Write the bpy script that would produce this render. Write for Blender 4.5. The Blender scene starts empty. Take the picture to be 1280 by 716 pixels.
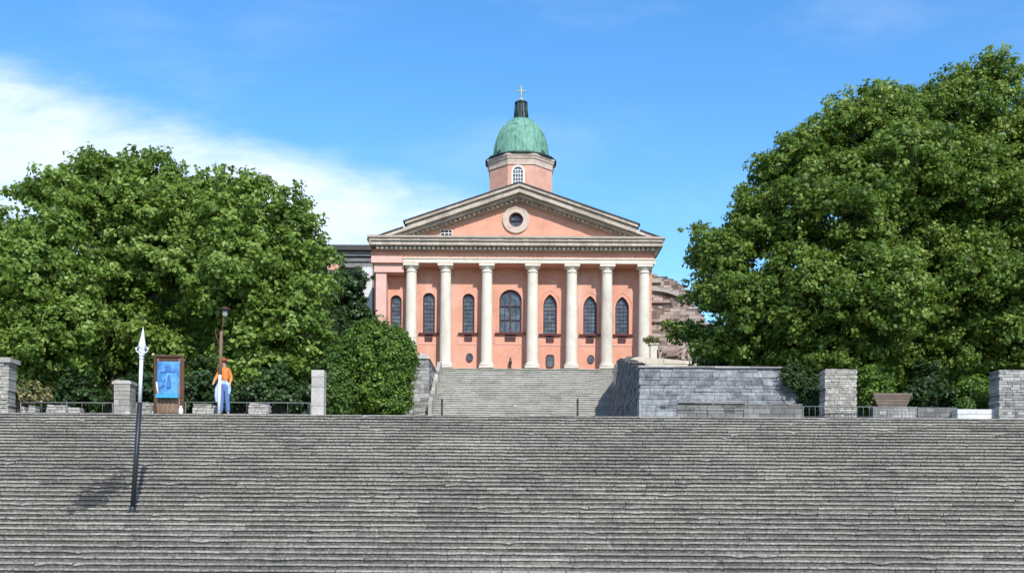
import bpy, math, random
import numpy as np
from mathutils import Vector, Matrix
from mathutils.geometry import tessellate_polygon
random.seed(7); RNG = np.random.default_rng(11)
PI = math.pi
scene = bpy.context.scene
COL = scene.collection
F = 1280.0; HOR = 640.0; ROLL = 0.006          # focal length in px of the 1280 frame, horizon row, camera roll

def P(px, py, d):
    """point at distance d (metres, +Y) seen at pixel px,py of the 1280x716 frame; eye at the origin"""
    a, b = px - 640.0, py - HOR
    c, s = math.cos(ROLL), math.sin(ROLL)
    return Vector(((a * c + b * s) / F * d, d, -(-a * s + b * c) / F * d))
def PX(px, py, d): return P(px, py, d).x
def PZ(py, d, px=640): return P(px, py, d).z

# ------------------------------------------------------------------ materials
def nt(name):
    m = bpy.data.materials.new(name); m.use_nodes = True
    t = m.node_tree; t.nodes.clear()
    return m, t
def N(t, kind, **kw):
    n = t.nodes.new(kind)
    for k, v in kw.items():
        if k in n.inputs: n.inputs[k].default_value = v
        else: setattr(n, k, v)
    return n
def ramp(t, fac, stops):
    r = t.nodes.new('ShaderNodeValToRGB')
    el = r.color_ramp.elements
    while len(el) < len(stops): el.new(0.5)
    for e, (p, c) in zip(el, stops):
        e.position = p; e.color = (c[0], c[1], c[2], 1)
    t.links.new(fac, r.inputs['Fac']); return r.outputs['Color']
def noise(t, co, scale, detail=6, rough=0.6, dist=0.0):
    n = N(t, 'ShaderNodeTexNoise', Scale=scale, Detail=detail, Roughness=rough, Distortion=dist)
    t.links.new(co, n.inputs['Vector']); return n.outputs['Fac']
def mixc(t, fac, a, b, mode='MIX'):
    m = t.nodes.new('ShaderNodeMix'); m.data_type = 'RGBA'; m.blend_type = mode
    for sock, v in ((m.inputs[0], fac), (m.inputs[6], a), (m.inputs[7], b)):
        if isinstance(v, (int, float)): sock.default_value = v
        elif isinstance(v, tuple): sock.default_value = (v[0], v[1], v[2], 1)
        else: t.links.new(v, sock)
    return m.outputs[2]
def math_(t, op, a, b=0.0, c=None, clamp=False):
    m = t.nodes.new('ShaderNodeMath'); m.operation = op; m.use_clamp = clamp
    for i, v in enumerate((a, b) if c is None else (a, b, c)):
        if isinstance(v, (int, float)): m.inputs[i].default_value = v
        else: t.links.new(v, m.inputs[i])
    return m.outputs[0]
def finish(m, t, color, rough=0.9, bump=None, bs=0.3, bd=0.02, metallic=0.0, spec=0.3):
    b = N(t, 'ShaderNodeBsdfPrincipled'); o = N(t, 'ShaderNodeOutputMaterial')
    if isinstance(color, tuple): b.inputs['Base Color'].default_value = (*color, 1)
    else: t.links.new(color, b.inputs['Base Color'])
    if isinstance(rough, (int, float)): b.inputs['Roughness'].default_value = rough
    else: t.links.new(rough, b.inputs['Roughness'])
    b.inputs['Metallic'].default_value = metallic
    b.inputs['Specular IOR Level'].default_value = spec
    if bump is not None:
        bn = N(t, 'ShaderNodeBump', Strength=bs, Distance=bd)
        t.links.new(bump, bn.inputs['Height']); t.links.new(bn.outputs[0], b.inputs['Normal'])
    t.links.new(b.outputs[0], o.inputs['Surface'])
    return m
def coords(t, scale=None):
    c = N(t, 'ShaderNodeTexCoord')
    if scale is None: return c.outputs['Object']
    mp = N(t, 'ShaderNodeMapping'); mp.inputs['Scale'].default_value = scale
    t.links.new(c.outputs['Object'], mp.inputs['Vector']); return mp.outputs[0]
def toned(name, dark, mid, light, stain=(0.06, 0.06, 0.055), stain_amt=0.5, ns=3.0, fine=35.0, rough=0.92, bs=0.5, tonew=0.6, spec=0.2, streak=False, stain_t=0.55):
    """weathered stone or plaster: per-block tone, mottling, stains"""
    m, t = nt(name); co = coords(t)
    at = N(t, 'ShaderNodeAttribute', attribute_name='tone')
    n1 = noise(t, co, ns, 8, 0.65); n2 = noise(t, co, fine, 5, 0.7)
    f = math_(t, 'ADD', math_(t, 'MULTIPLY', at.outputs['Fac'], tonew), math_(t, 'MULTIPLY', n1, 1 - tonew))
    f = math_(t, 'ADD', f, math_(t, 'MULTIPLY', math_(t, 'SUBTRACT', n2, 0.5), 0.55))
    c = ramp(t, f, [(0.22, dark), (0.5, mid), (0.8, light)])
    sc = coords(t, (1.0, 1.0, 0.22)) if streak else co
    s1 = noise(t, sc, ns * 0.45, 7, 0.7, 0.6)
    sf = ramp(t, s1, [(stain_t, (0, 0, 0)), (stain_t + 0.17, (1, 1, 1))])
    c = mixc(t, math_(t, 'MULTIPLY', sf, stain_amt), c, stain)
    return finish(m, t, c, rough, math_(t, 'ADD', n2, math_(t, 'MULTIPLY', n1, 0.8)), bs, 0.02, spec=spec)
def plain(name, color, rough=0.6, var=0.25, scale=12.0, metallic=0.0, bs=0.15, spec=0.4):
    m, t = nt(name); co = coords(t)
    n1 = noise(t, co, scale, 6, 0.65)
    k = ramp(t, n1, [(0.3, tuple(c * (1 - var) for c in color)), (0.7, tuple(min(1, c * (1 + var)) for c in color))])
    return finish(m, t, k, rough, n1, bs, 0.01, metallic, spec)
def leafmat(name, dark, mid, light, trans=0.28):
    m, t = nt(name)
    at = N(t, 'ShaderNodeAttribute', attribute_name='tone')
    c = ramp(t, at.outputs['Fac'], [(0.05, dark), (0.5, mid), (0.97, light)])
    b = N(t, 'ShaderNodeBsdfPrincipled', Roughness=0.52); b.inputs['Specular IOR Level'].default_value = 0.35
    t.links.new(c, b.inputs['Base Color'])
    tr = N(t, 'ShaderNodeBsdfTranslucent')
    t.links.new(mixc(t, 0.5, c, (0.34, 0.42, 0.05)), tr.inputs['Color'])
    mx = N(t, 'ShaderNodeMixShader', Fac=trans); o = N(t, 'ShaderNodeOutputMaterial')
    t.links.new(b.outputs[0], mx.inputs[1]); t.links.new(tr.outputs[0], mx.inputs[2]); t.links.new(mx.outputs[0], o.inputs['Surface'])
    return m

M = {}
def step_mat():
    m, t = nt('step_stone'); co = coords(t)
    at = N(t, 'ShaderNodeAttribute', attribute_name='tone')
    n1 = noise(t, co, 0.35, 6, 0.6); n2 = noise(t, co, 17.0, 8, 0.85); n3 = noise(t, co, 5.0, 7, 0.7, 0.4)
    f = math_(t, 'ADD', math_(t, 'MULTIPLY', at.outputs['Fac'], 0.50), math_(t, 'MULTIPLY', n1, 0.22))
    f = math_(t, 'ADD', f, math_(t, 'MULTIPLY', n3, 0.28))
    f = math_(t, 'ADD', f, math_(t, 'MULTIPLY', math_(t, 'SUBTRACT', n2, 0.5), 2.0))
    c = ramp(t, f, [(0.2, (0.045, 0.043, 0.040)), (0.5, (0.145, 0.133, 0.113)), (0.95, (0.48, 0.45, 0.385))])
    # soot and lichen: large irregular patches, plus small black specks
    s = noise(t, coords(t, (0.5, 1, 1)), 0.9, 8, 0.72, 0.5)
    c = mixc(t, math_(t, 'MULTIPLY', ramp(t, s, [(0.5, (0, 0, 0)), (0.68, (1, 1, 1))]), 0.32), c, (0.085, 0.085, 0.09))
    s2 = noise(t, coords(t, (1, 1, 1.6)), 6.5, 4, 0.7)
    c = mixc(t, math_(t, 'MULTIPLY', ramp(t, s2, [(0.61, (0, 0, 0)), (0.645, (1, 1, 1))]), 0.75), c, (0.03, 0.032, 0.028))
    s3 = noise(t, co, 1.7, 5, 0.6)
    c = mixc(t, math_(t, 'MULTIPLY', ramp(t, s3, [(0.6, (0, 0, 0)), (0.75, (1, 1, 1))]), 0.25), c, (0.2, 0.21, 0.12))
    # one dark, uneven-edged patch below the leaning pole
    sp = N(t, 'ShaderNodeSeparateXYZ'); t.links.new(co, sp.inputs[0])
    ay = math_(t, 'DIVIDE', math_(t, 'SUBTRACT', sp.outputs['Y'], 24.7), 1.75)
    ax = math_(t, 'DIVIDE', math_(t, 'SUBTRACT', math_(t, 'SUBTRACT', sp.outputs['X'], -9.95), math_(t, 'MULTIPLY', ay, .18)), .62)
    dd = math_(t, 'ADD', math_(t, 'MULTIPLY', ax, ax), math_(t, 'MULTIPLY', ay, ay))
    dd = math_(t, 'ADD', dd, math_(t, 'MULTIPLY', math_(t, 'SUBTRACT', noise(t, coords(t, (.8, 3.2, 1)), 3.4, 5, .75, .3), .5), 5.5))
    c = mixc(t, math_(t, 'MULTIPLY', ramp(t, dd, [(.35, (1, 1, 1)), (.6, (0, 0, 0))]), .8), c, (0.035, 0.037, 0.042))
    return finish(m, t, c, 0.9, math_(t, 'ADD', n2, n3), 0.7, 0.02, spec=0.25)
M['step'] = step_mat()
M['step_core'] = plain('step_joint_earth', (0.035, 0.035, 0.03), 1.0)
M['upstep'] = toned('upper_step_stone', (0.17, 0.163, 0.145), (0.35, 0.335, 0.295), (0.54, 0.52, 0.465), stain_amt=0.35, ns=2.0, fine=16, tonew=0.5)
M['wallstone'] = toned('grey_wall_stone', (0.12, 0.118, 0.11), (0.29, 0.28, 0.26), (0.50, 0.48, 0.45), stain_amt=0.5, ns=2.5, fine=22, bs=0.7, tonew=.38)
M['palestone'] = toned('pale_wall_stone', (0.20, 0.185, 0.165), (0.37, 0.345, 0.305), (0.56, 0.53, 0.48), stain_amt=0.45, ns=3, fine=22, bs=0.7, tonew=.35)
M['bluestone'] = toned('bluish_render', (0.07, 0.073, 0.08), (0.24, 0.25, 0.262), (0.44, 0.45, 0.46), stain=(0.055, 0.052, 0.048), stain_amt=0.65, ns=3.4, fine=9, tonew=0.2, stain_t=0.5, bs=1.0)
M['whitestone'] = toned('white_stone', (0.40, 0.40, 0.39), (0.58, 0.57, 0.55), (0.74, 0.73, 0.70), stain_amt=0.3, ns=2, fine=10, tonew=.3)
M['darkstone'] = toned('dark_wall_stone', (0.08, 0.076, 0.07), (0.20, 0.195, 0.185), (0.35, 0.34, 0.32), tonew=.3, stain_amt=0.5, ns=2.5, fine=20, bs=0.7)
M['ruin'] = toned('pinkish_rubble', (0.14, 0.10, 0.085), (0.31, 0.235, 0.20), (0.47, 0.38, 0.335), stain=(0.09, 0.07, 0.06), stain_amt=0.55, ns=1.2, fine=9, bs=0.8)
M['mortar'] = plain('mortar', (0.12, 0.115, 0.105), 1.0, 0.4, 6)
M['mortar_pink'] = plain('pink_mortar', (0.22, 0.16, 0.14), 1.0, 0.4, 3)
M['pink'] = toned('salmon_plaster', (0.50, 0.235, 0.16), (0.62, 0.31, 0.215), (0.70, 0.39, 0.29), stain=(0.66, 0.47, 0.385), stain_amt=0.7, ns=1.1, fine=7, tonew=0.15, bs=0.2, streak=True)
M['palepink'] = toned('pale_pink_plaster', (0.60, 0.34, 0.28), (0.68, 0.41, 0.34), (0.76, 0.52, 0.44), stain=(0.5, 0.36, 0.3), stain_amt=0.4, ns=0.8, fine=7, tonew=0.15, bs=0.2, streak=True)
M['cream'] = toned('cream_column_stone', (0.52, 0.46, 0.37), (0.65, 0.59, 0.49), (0.75, 0.70, 0.60), stain=(0.36, 0.30, 0.23), stain_amt=0.6, ns=1.4, fine=9, tonew=0.2, bs=0.2, streak=True)
M['trim'] = toned('weathered_cornice_stone', (0.33, 0.275, 0.22), (0.45, 0.38, 0.31), (0.58, 0.505, 0.42), stain=(0.22, 0.175, 0.14), stain_amt=0.5, ns=2.2, fine=11, tonew=0.35, bs=0.8, streak=True, stain_t=0.5)
M['towerbrick'] = toned('pink_tower_brick', (0.42, 0.22, 0.16), (0.60, 0.32, 0.235), (0.68, 0.45, 0.36), stain=(0.45, 0.36, 0.29), stain_amt=0.6, ns=1.6, fine=11, tonew=0.3, bs=0.5)
M['towertrim'] = toned('pinkish_tower_trim', (0.34, 0.25, 0.20), (0.52, 0.41, 0.34), (0.66, 0.56, 0.48), stain=(0.22, 0.16, 0.12), stain_amt=0.5, ns=2.0, fine=11, tonew=0.2, bs=0.6)
M['roof'] = plain('dark_roof_sheet', (0.06, 0.055, 0.05), 0.8, 0.4, 3)
M['glass'] = None
def glass():
    m, t = nt('leaded_glass'); co = coords(t)
    n1 = noise(t, co, 1.6, 4, 0.6)
    v = N(t, 'ShaderNodeTexVoronoi', Scale=4.0); t.links.new(co, v.inputs['Vector'])
    c = ramp(t, math_(t, 'ADD', math_(t, 'MULTIPLY', n1, .6), math_(t, 'MULTIPLY', v.outputs['Distance'], .5)), [(0.3, (0.025, 0.032, 0.04)), (0.6, (0.065, 0.085, 0.105)), (0.85, (0.14, 0.18, 0.20))])
    return finish(m, t, c, 0.22, n1, 0.3, 0.03, spec=0.6)
M['glass'] = glass()
M['winframe'] = plain('dark_red_iron', (0.075, 0.03, 0.028), 0.7)
M['sill'] = plain('dark_red_sill', (0.10, 0.028, 0.026), 0.7)
M['blackiron'] = plain('black_iron', (0.018, 0.02, 0.024), 0.5, 0.3, 20, spec=0.5)
M['whiteiron'] = plain('white_painted_iron', (0.62, 0.64, 0.67), 0.45, 0.15, 14)
M['railiron'] = plain('grey_rail_iron', (0.16, 0.17, 0.17), 0.55)
M['gilt'] = plain('pale_gilt', (0.55, 0.46, 0.26), 0.4, 0.1)
M['whitepaint'] = plain('white_paint', (0.74, 0.72, 0.68), 0.6, 0.1)
def copper():
    m, t = nt('verdigris_copper'); co = coords(t)
    n1 = noise(t, co, 1.5, 8, 0.7, 0.3); n2 = noise(t, coords(t, (1, 1, 0.25)), 5.0, 6, 0.7)
    c = ramp(t, n2, [(0.3, (0.075, 0.19, 0.135)), (0.5, (0.15, 0.32, 0.235)), (0.75, (0.28, 0.47, 0.36))])
    c = mixc(t, math_(t, 'MULTIPLY', ramp(t, n1, [(0.51, (0, 0, 0)), (0.62, (1, 1, 1))]), 0.6), c, (0.05, 0.10, 0.085))
    return finish(m, t, c, 0.75, n2, 0.3, 0.03)
M['copper'] = copper()
M['lantern'] = plain('blackened_copper', (0.02, 0.045, 0.042), 0.5, 0.6, 6)
M['bark'] = toned('bark', (0.035, 0.027, 0.02), (0.075, 0.058, 0.043), (0.13, 0.105, 0.08), stain_amt=0.2, ns=4, fine=18, tonew=0.2)
M['leaf'] = leafmat('maple_leaves', (0.07, 0.135, 0.022), (0.20, 0.31, 0.05), (0.42, 0.53, 0.17), 0.42)
M['leaf2'] = leafmat('linden_leaves', (0.05, 0.105, 0.018), (0.15, 0.24, 0.036), (0.36, 0.43, 0.11), 0.40)
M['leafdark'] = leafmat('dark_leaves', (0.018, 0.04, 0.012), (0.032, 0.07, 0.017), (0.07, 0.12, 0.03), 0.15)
M['leafbush'] = leafmat('bush_leaves', (0.03, 0.075, 0.012), (0.12, 0.215, 0.028), (0.26, 0.37, 0.06), 0.28)
M['leafbright'] = leafmat('bright_leaves', (0.05, 0.10, 0.015), (0.09, 0.17, 0.03), (0.20, 0.28, 0.06), 0.3)
M['leafautumn'] = leafmat('pinkish_leaves', (0.07, 0.10, 0.03), (0.26, 0.24, 0.10), (0.50, 0.34, 0.24), 0.25)
M['wood'] = toned('brown_wood', (0.05, 0.027, 0.018), (0.10, 0.057, 0.04), (0.17, 0.105, 0.075), stain_amt=0.2, ns=3, fine=20, tonew=0.3)
M['trough'] = toned('greyed_planks', (0.13, 0.10, 0.08), (0.21, 0.165, 0.135), (0.30, 0.25, 0.21), stain_amt=0.4, ns=3, fine=16, tonew=0.3)
M['polewood'] = toned('weathered_pole_wood', (0.12, 0.075, 0.05), (0.22, 0.145, 0.10), (0.32, 0.22, 0.16), stain_amt=0.3, ns=3, fine=20, tonew=0.2)
def bluepanel():
    m, t = nt('blue_printed_cloth'); co = coords(t)
    n1 = noise(t, co, 3.2, 4, 0.6, 0.5); n2 = noise(t, co, 14, 4, 0.6)
    c = ramp(t, math_(t, 'ADD', math_(t, 'MULTIPLY', n1, .7), math_(t, 'MULTIPLY', n2, .3)), [(0.38, (0.05, 0.16, 0.42)), (0.5, (0.085, 0.29, 0.62)), (0.64, (0.19, 0.46, 0.74))])
    return finish(m, t, c, 0.6, n2, 0.1)
M['blue'] = bluepanel()
M['bluedark'] = plain('dark_blue_print', (0.05, 0.15, 0.40), 0.6, 0.4, 14)
M['bluetrim'] = plain('turquoise_cloth', (0.05, 0.30, 0.52), 0.6, 0.3, 10)
M['jacket'] = plain('pale_blue_cloth', (0.42, 0.54, 0.74), 0.85, 0.25, 9)
M['jeans'] = plain('blue_denim', (0.10, 0.18, 0.38), 0.9, 0.3, 12)
M['skin'] = plain('skin', (0.55, 0.32, 0.24), 0.6, 0.1, 9)
M['hair'] = plain('dark_brown_hair', (0.05, 0.025, 0.015), 0.7, 0.3, 30)
M['shoe'] = plain('black_shoe', (0.015, 0.015, 0.017), 0.5)
M['orange'] = plain('orange_cloth', (0.66, 0.21, 0.05), 0.6, 0.35, 5)
M['redbrown'] = plain('red_brown_cloth', (0.30, 0.05, 0.03), 0.7, 0.3, 7)
M['grass'] = toned('grass_ground', (0.025, 0.045, 0.012), (0.05, 0.085, 0.022), (0.10, 0.13, 0.04), stain=(0.12, 0.10, 0.07), stain_amt=0.5, ns=0.6, fine=9, tonew=0.0)
M['paving'] = toned('plaza_paving', (0.16, 0.155, 0.145), (0.27, 0.26, 0.245), (0.38, 0.37, 0.35), stain_amt=0.3, ns=0.8, fine=14, tonew=0.2)

# ------------------------------------------------------------------ mesh builder
WL = {}
class MB:
    def __init__(s): s.v = []; s.f = []; s.t = []; s.sm = []
    def add(s, vs, fs, tone=0.5, smooth=False):
        b = len(s.v); s.v.extend([tuple(v) for v in vs])
        for f in fs: s.f.append(tuple(i + b for i in f)); s.t.append(tone); s.sm.append(smooth)
    def hexa(s, c, tone=0.5):   # 8 corners: bottom 4 (ccw), top 4
        s.add(c, [(3, 2, 1, 0), (4, 5, 6, 7), (0, 1, 5, 4), (1, 2, 6, 5), (2, 3, 7, 6), (3, 0, 4, 7)], tone)
    def box(s, x0, x1, y0, y1, z0, z1, tone=0.5, j=0.0):
        c = [(x0, y0, z0), (x1, y0, z0), (x1, y1, z0), (x0, y1, z0), (x0, y0, z1), (x1, y0, z1), (x1, y1, z1), (x0, y1, z1)]
        if j: c = [tuple(k + random.uniform(-j, j) for k in p) for p in c]
        s.hexa(c, tone)
    def prism(s, pts, y0, y1, tone=0.5):   # polygon in xz, extruded in y
        n = len(pts); vs = [(x, y0, z) for x, z in pts] + [(x, y1, z) for x, z in pts]
        fs = [tuple(t) for t in tessellate_polygon([[Vector((x, z, 0)) for x, z in pts]])]
        s.add(vs, fs + [(c + n, b + n, a + n) for a, b, c in fs] + [(i, (i + 1) % n, (i + 1) % n + n, i + n) for i in range(n)], tone)
    def lathe(s, prof, cx, cy, n=20, tone=0.5, smooth=True, rot=0.0, cap=True):
        vs = []; fs = []
        for r, z in prof:
            for k in range(n):
                a = 2 * PI * k / n + rot; vs.append((cx + r * math.cos(a), cy + r * math.sin(a), z))
        for i in range(len(prof) - 1):
            for k in range(n):
                k2 = (k + 1) % n; fs.append((i * n + k, i * n + k2, (i + 1) * n + k2, (i + 1) * n + k))
        s.add(vs, fs, tone, smooth)
        if cap:
            s.add([vs[k] for k in range(n)][::-1], [tuple(range(n))], tone)
            s.add([vs[(len(prof) - 1) * n + k] for k in range(n)], [tuple(range(n))], tone)
    def tube(s, pts, rad, n=8, tone=0.5, smooth=True):
        pts = [Vector(p) for p in pts]; vs = []; fs = []
        for i, p in enumerate(pts):
            d = (pts[min(i + 1, len(pts) - 1)] - pts[max(i - 1, 0)]).normalized()
            u = d.cross(Vector((0.13, 0.97, 0.2))); u = (u if u.length > .05 else d.cross(Vector((1, 0, 0)))).normalized(); w = d.cross(u)
            r = rad[i] if isinstance(rad, (list, tuple)) else rad
            for k in range(n):
                a = 2 * PI * k / n; vs.append(p + (u * math.cos(a) + w * math.sin(a)) * r)
        for i in range(len(pts) - 1):
            for k in range(n):
                k2 = (k + 1) % n; fs.append((i * n + k, i * n + k2, (i + 1) * n + k2, (i + 1) * n + k))
        fs.append(tuple(range(n))[::-1]); fs.append(tuple((len(pts) - 1) * n + k for k in range(n)))
        s.add(vs, fs, tone, smooth)
    def ball(s, c, r, n=12, sc=(1, 1, 1), tone=0.5):
        m = n // 2; vs = []; fs = []
        for i in range(m + 1):
            ph = PI * i / m
            for k in range(n):
                a = 2 * PI * k / n
                vs.append((c[0] + r * sc[0] * math.sin(ph) * math.cos(a), c[1] + r * sc[1] * math.sin(ph) * math.sin(a), c[2] + r * sc[2] * math.cos(ph)))
        for i in range(m):
            for k in range(n):
                k2 = (k + 1) % n; fs.append((i * n + k, (i + 1) * n + k, (i + 1) * n + k2, i * n + k2))
        s.add(vs, fs, tone, True)
    def build(s, name, mat, parent=None, origin=None):
        o = Vector(WL.get(parent.name, (0, 0, 0))) if parent else Vector(origin or (0, 0, 0))
        me = bpy.data.meshes.new(name)
        me.from_pydata([(v[0] - o.x, v[1] - o.y, v[2] - o.z) for v in s.v], [], s.f)
        a = me.attributes.new('tone', 'FLOAT', 'FACE'); a.data.foreach_set('value', np.array(s.t, dtype=np.float32))
        me.polygons.foreach_set('use_smooth', s.sm)
        me.materials.append(mat); me.validate(); me.update()
        ob = bpy.data.objects.new(name, me); COL.objects.link(ob)
        if parent: ob.parent = parent; WL[ob.name] = o
        else: ob.location = o; WL[ob.name] = o
        return ob
def tag(o, label=None, cat=None, group=None, kind=None):
    if label: o['label'] = label
    if cat: o['category'] = cat
    if group: o['group'] = group
    if kind: o['kind'] = kind
    return o
def thing(name, loc, label, cat, group=None):
    o = bpy.data.objects.new(name, None); COL.objects.link(o); o.location = loc; o.empty_display_size = 0.3
    WL[o.name] = Vector(loc); return tag(o, label, cat, group)

def masonry(mb, core, o, L, D, H, course=0.13, bl=0.35, ang=0.0, topf=None, jit=0.012, solid=True, batter=0.0):
    """irregular coursed stones as real blocks. o=front-left-bottom, length along x (rotated by ang), depth away"""
    ux = Vector((math.cos(ang), math.sin(ang), 0)); uy = Vector((-math.sin(ang), math.cos(ang), 0)); o = Vector(o)
    z = 0.0; tf = topf or (lambda s: H)
    def pt(a, b, c): return o + ux * a + uy * b + Vector((0, 0, c))
    while z < H - 0.02:
        h = course * random.uniform(0.6, 1.45)
        if z + h > H - course * 0.4: h = H - z
        nd = 1 if D < 0.75 else max(2, round(D / 0.5))
        for di in range(nd):
            if nd > 2 and 0 < di < nd - 1 and L > 3 and False: continue
            d0, d1 = D * di / nd, D * (di + 1) / nd
            x = -random.uniform(0, bl * 0.6)
            while x < L:
                w = bl * random.uniform(0.55, 1.6); x1 = x + w
                if x1 > L - bl * 0.3: x1 = L
                a0, a1 = max(0, x), x1
                if a1 - a0 > 0.03:
                    g = 0.006; t0, t1 = min(z + h, tf(a0)), min(z + h, tf(a1))
                    if max(t0, t1) > z + 0.02:
                        t0 = max(t0, z + 0.012); t1 = max(t1, z + 0.012)
                        j = lambda: random.uniform(-jit, jit)
                        fj, bj = (j() if di == 0 else 0), (j() if di == nd - 1 else 0); lj, rj = (j() if a0 == 0 else 0), (j() if a1 == L else 0)
                        bt = batter * z
                        mb.hexa([pt(a0 + g + lj + bt, d0 + fj, z + g), pt(a1 - g + rj, d0 + fj + j() * .4, z + g), pt(a1 - g + rj, d1 + bj, z + g), pt(a0 + g + lj + bt, d1 + bj, z + g),
                                 pt(a0 + g + lj + bt + j() * .3, d0 + fj + j() * .6, t0 - g), pt(a1 - g + rj, d0 + fj + j() * .6, t1 - g), pt(a1 - g + rj, d1 + bj, t1 - g), pt(a0 + g + lj + bt, d1 + bj, t0 - g)], random.random())
                x = x1
                if x >= L: break
        z += h
    if core is not None:
        i = 0.03; n = max(1, int(L / 0.5)) if topf else 1
        for k in range(n):
            s0, s1 = i + (L - 2 * i) * k / n, i + (L - 2 * i) * (k + 1) / n
            c0, c1 = max(.02, min(H, tf(s0)) - i), max(.02, min(H, tf(s1)) - i)
            core.hexa([pt(s0, i, -0.3), pt(s1, i, -0.3), pt(s1, D - i, -0.3), pt(s0, D - i, -0.3), pt(s0, i, c0), pt(s1, i, c1), pt(s1, D - i, c1), pt(s0, D - i, c0)])

def stone_thing(name, label, cat, o, L, D, H, mat=None, mort=None, group=None, **kw):
    c = Vector(o)
    root = thing(name, (c.x + L / 2, c.y + D / 2, c.z), label, cat, group)
    a, b = MB(), MB(); masonry(a, b, o, L, D, H, **kw)
    a.build('stonework', mat or M['wallstone'], root); b.build('mortar_core', mort or M['mortar'], root)
    return root

# ------------------------------------------------------------------ stairs (setting)
D_TOP = 32.0; Z_PLAZA = PZ(519.3, D_TOP); RISE, RUN = 0.11, 0.31
def stairs(name, x0, x1, ytop, ztop, rise, run, n, mat, core_mat, bl=1.3, seg=0.22, over=0.034, nose=0.036, wob=0.0009):
    mb = MB(); core = MB()
    for i in range(n):
        y = ytop - i * run; z = ztop - i * rise
        x = x0 - random.uniform(0, .5)
        ddip = random.uniform(-.003, .003)
        while x < x1:
            w = bl * random.uniform(0.55, 1.5); e = min(x + w, x1); s = max(x, x0)
            if e - s > 0.05:
                k = max(2, int((e - s) / seg)); jy = random.uniform(-.004, .004); jz = random.uniform(-.002, .002) + ddip; tilt = random.uniform(-.002, .002)
                t = random.gauss(.5, .10); g = random.choice([0.002, 0.004, 0.011]); vs = []; fs = []; ft = []
                for q in range(k + 1):
                    u = q / k; xx = s + g + (e - s - 2 * g) * u
                    a = random.uniform(-wob, wob); b = random.uniform(-wob, wob) * .5 - (random.uniform(.01, .035) if random.random() < .025 else 0)
                    if q in (0, k): b -= random.choice([0, .004, .012])
                    Y, Z = y + jy + a, z + jz + tilt * (u - .5) + b
                    prof = [(y + run + over + .03, z + jz), (Y + .05, z + jz + tilt * (u - .5)), (Y + .012, Z - .001), (Y, Z - .014), (Y + a, Z - nose + random.uniform(-.003, .003)), (y + over + jy, z - nose - .004), (y + over + jy + random.uniform(-.004, .004), z - rise - .03)]
                    vs += [(xx, p, r) for p, r in prof]
                m = 7
                for q in range(k):
                    for r in range(m - 1): fs.append((q * m + r, q * m + r + 1, (q + 1) * m + r + 1, (q + 1) * m + r)); ft.append(t + (.24 if r < 2 else .36 if r < 4 else -.14) + random.gauss(0, .035))  # sunlit treads and nosings painted lighter, shaded risers darker, in the face tone
                fs.append(tuple(range(m))); fs.append(tuple(k * m + r for r in range(m))[::-1])
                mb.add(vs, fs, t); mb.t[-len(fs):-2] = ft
            x = e
        core.add([(x0, y + over + .03, z - .035), (x1, y + over + .03, z - .035), (x1, y + over + .03, z - rise - .036), (x0, y + over + .03, z - rise - .036), (x0, y + run + over + .04, z - .035), (x1, y + run + over + .04, z - .035)], [(0, 3, 2, 1), (0, 1, 5, 4)])
    o = mb.build(name, mat); tag(o, kind='structure')
    c = core.build('stair_bed', core_mat); tag(c, kind='structure')
    return o
N1 = 42
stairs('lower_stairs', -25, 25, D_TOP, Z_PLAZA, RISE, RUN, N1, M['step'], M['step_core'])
Z_LOW = Z_PLAZA - N1 * RISE - 0.02
D_UP = 59.0; Z_CH = PZ(460.5, D_UP); RISE2, RUN2 = 0.15, 0.32; N2 = int((Z_CH - Z_PLAZA) / RISE2)
XL2, XR2 = -4.78, 5.7
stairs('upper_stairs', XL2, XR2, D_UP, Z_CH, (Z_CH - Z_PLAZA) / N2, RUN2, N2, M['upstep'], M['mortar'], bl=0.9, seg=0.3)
Y_UP0 = D_UP - N2 * RUN2

# ------------------------------------------------------------------ ground
def hgt(x, y):
    ytop = D_TOP + .3
    if y <= ytop: h = max(Z_LOW, Z_PLAZA - (ytop - y) * RISE / RUN) - (0.28 if y > D_TOP - N1 * RUN - .3 else 0.0)
    elif x > 9.9:
        h = Z_PLAZA - .02 if y < 38 else min(Z_CH - .05, Z_PLAZA + (y - 38) * .26)
    elif x <= 5.32 or (y > 52.02 and x <= 5.92):
        h = Z_PLAZA - 0.02 if y < Y_UP0 else min(Z_CH - .05, Z_PLAZA + (y - Y_UP0) * (Z_CH - Z_PLAZA) / (D_UP - Y_UP0)) - (0.3 if -5 < x < 5.9 and y < D_UP else .03)
    else:
        h = Z_PLAZA - 0.02 if y <= 34.6 else (Z_PLAZA + 1.3 + (y - 34.6) * .15 if y < 50 else min(Z_CH - .05, 6.65 + (y - 50) * .2))
    side = max(0.0, (abs(x) - 45) / 30); back = max(0.0, (y - 100) / 60)
    k = min(1.0, max(side, back)); k = k * k * (3 - 2 * k)
    return h * (1 - k) + (Z_LOW - .02) * k
xs = sorted(set([-3000, -800, -300, -150, -100, 3000, 800, 300, 150, 100] + [float(v) for v in np.arange(-80, 81, 2)] + [-5.2, -5.0, -4.7, 5.3, 5.36, 5.9, 5.95, 9.9, 9.95]))
ys = sorted(set([-3000, -800, -200, -60, -20, 0, 10, 3000, 900, 400, 250, 200] + [float(v) for v in np.arange(14, 180, 1.5)] + [D_TOP, D_TOP + .3, D_TOP + .35, 34.6, 34.65, Y_UP0, D_UP, 50.0, 52.0, 52.05, D_TOP - N1 * RUN - .35, D_TOP - N1 * RUN - .25]))
g = MB(); nx = len(xs)
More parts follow.
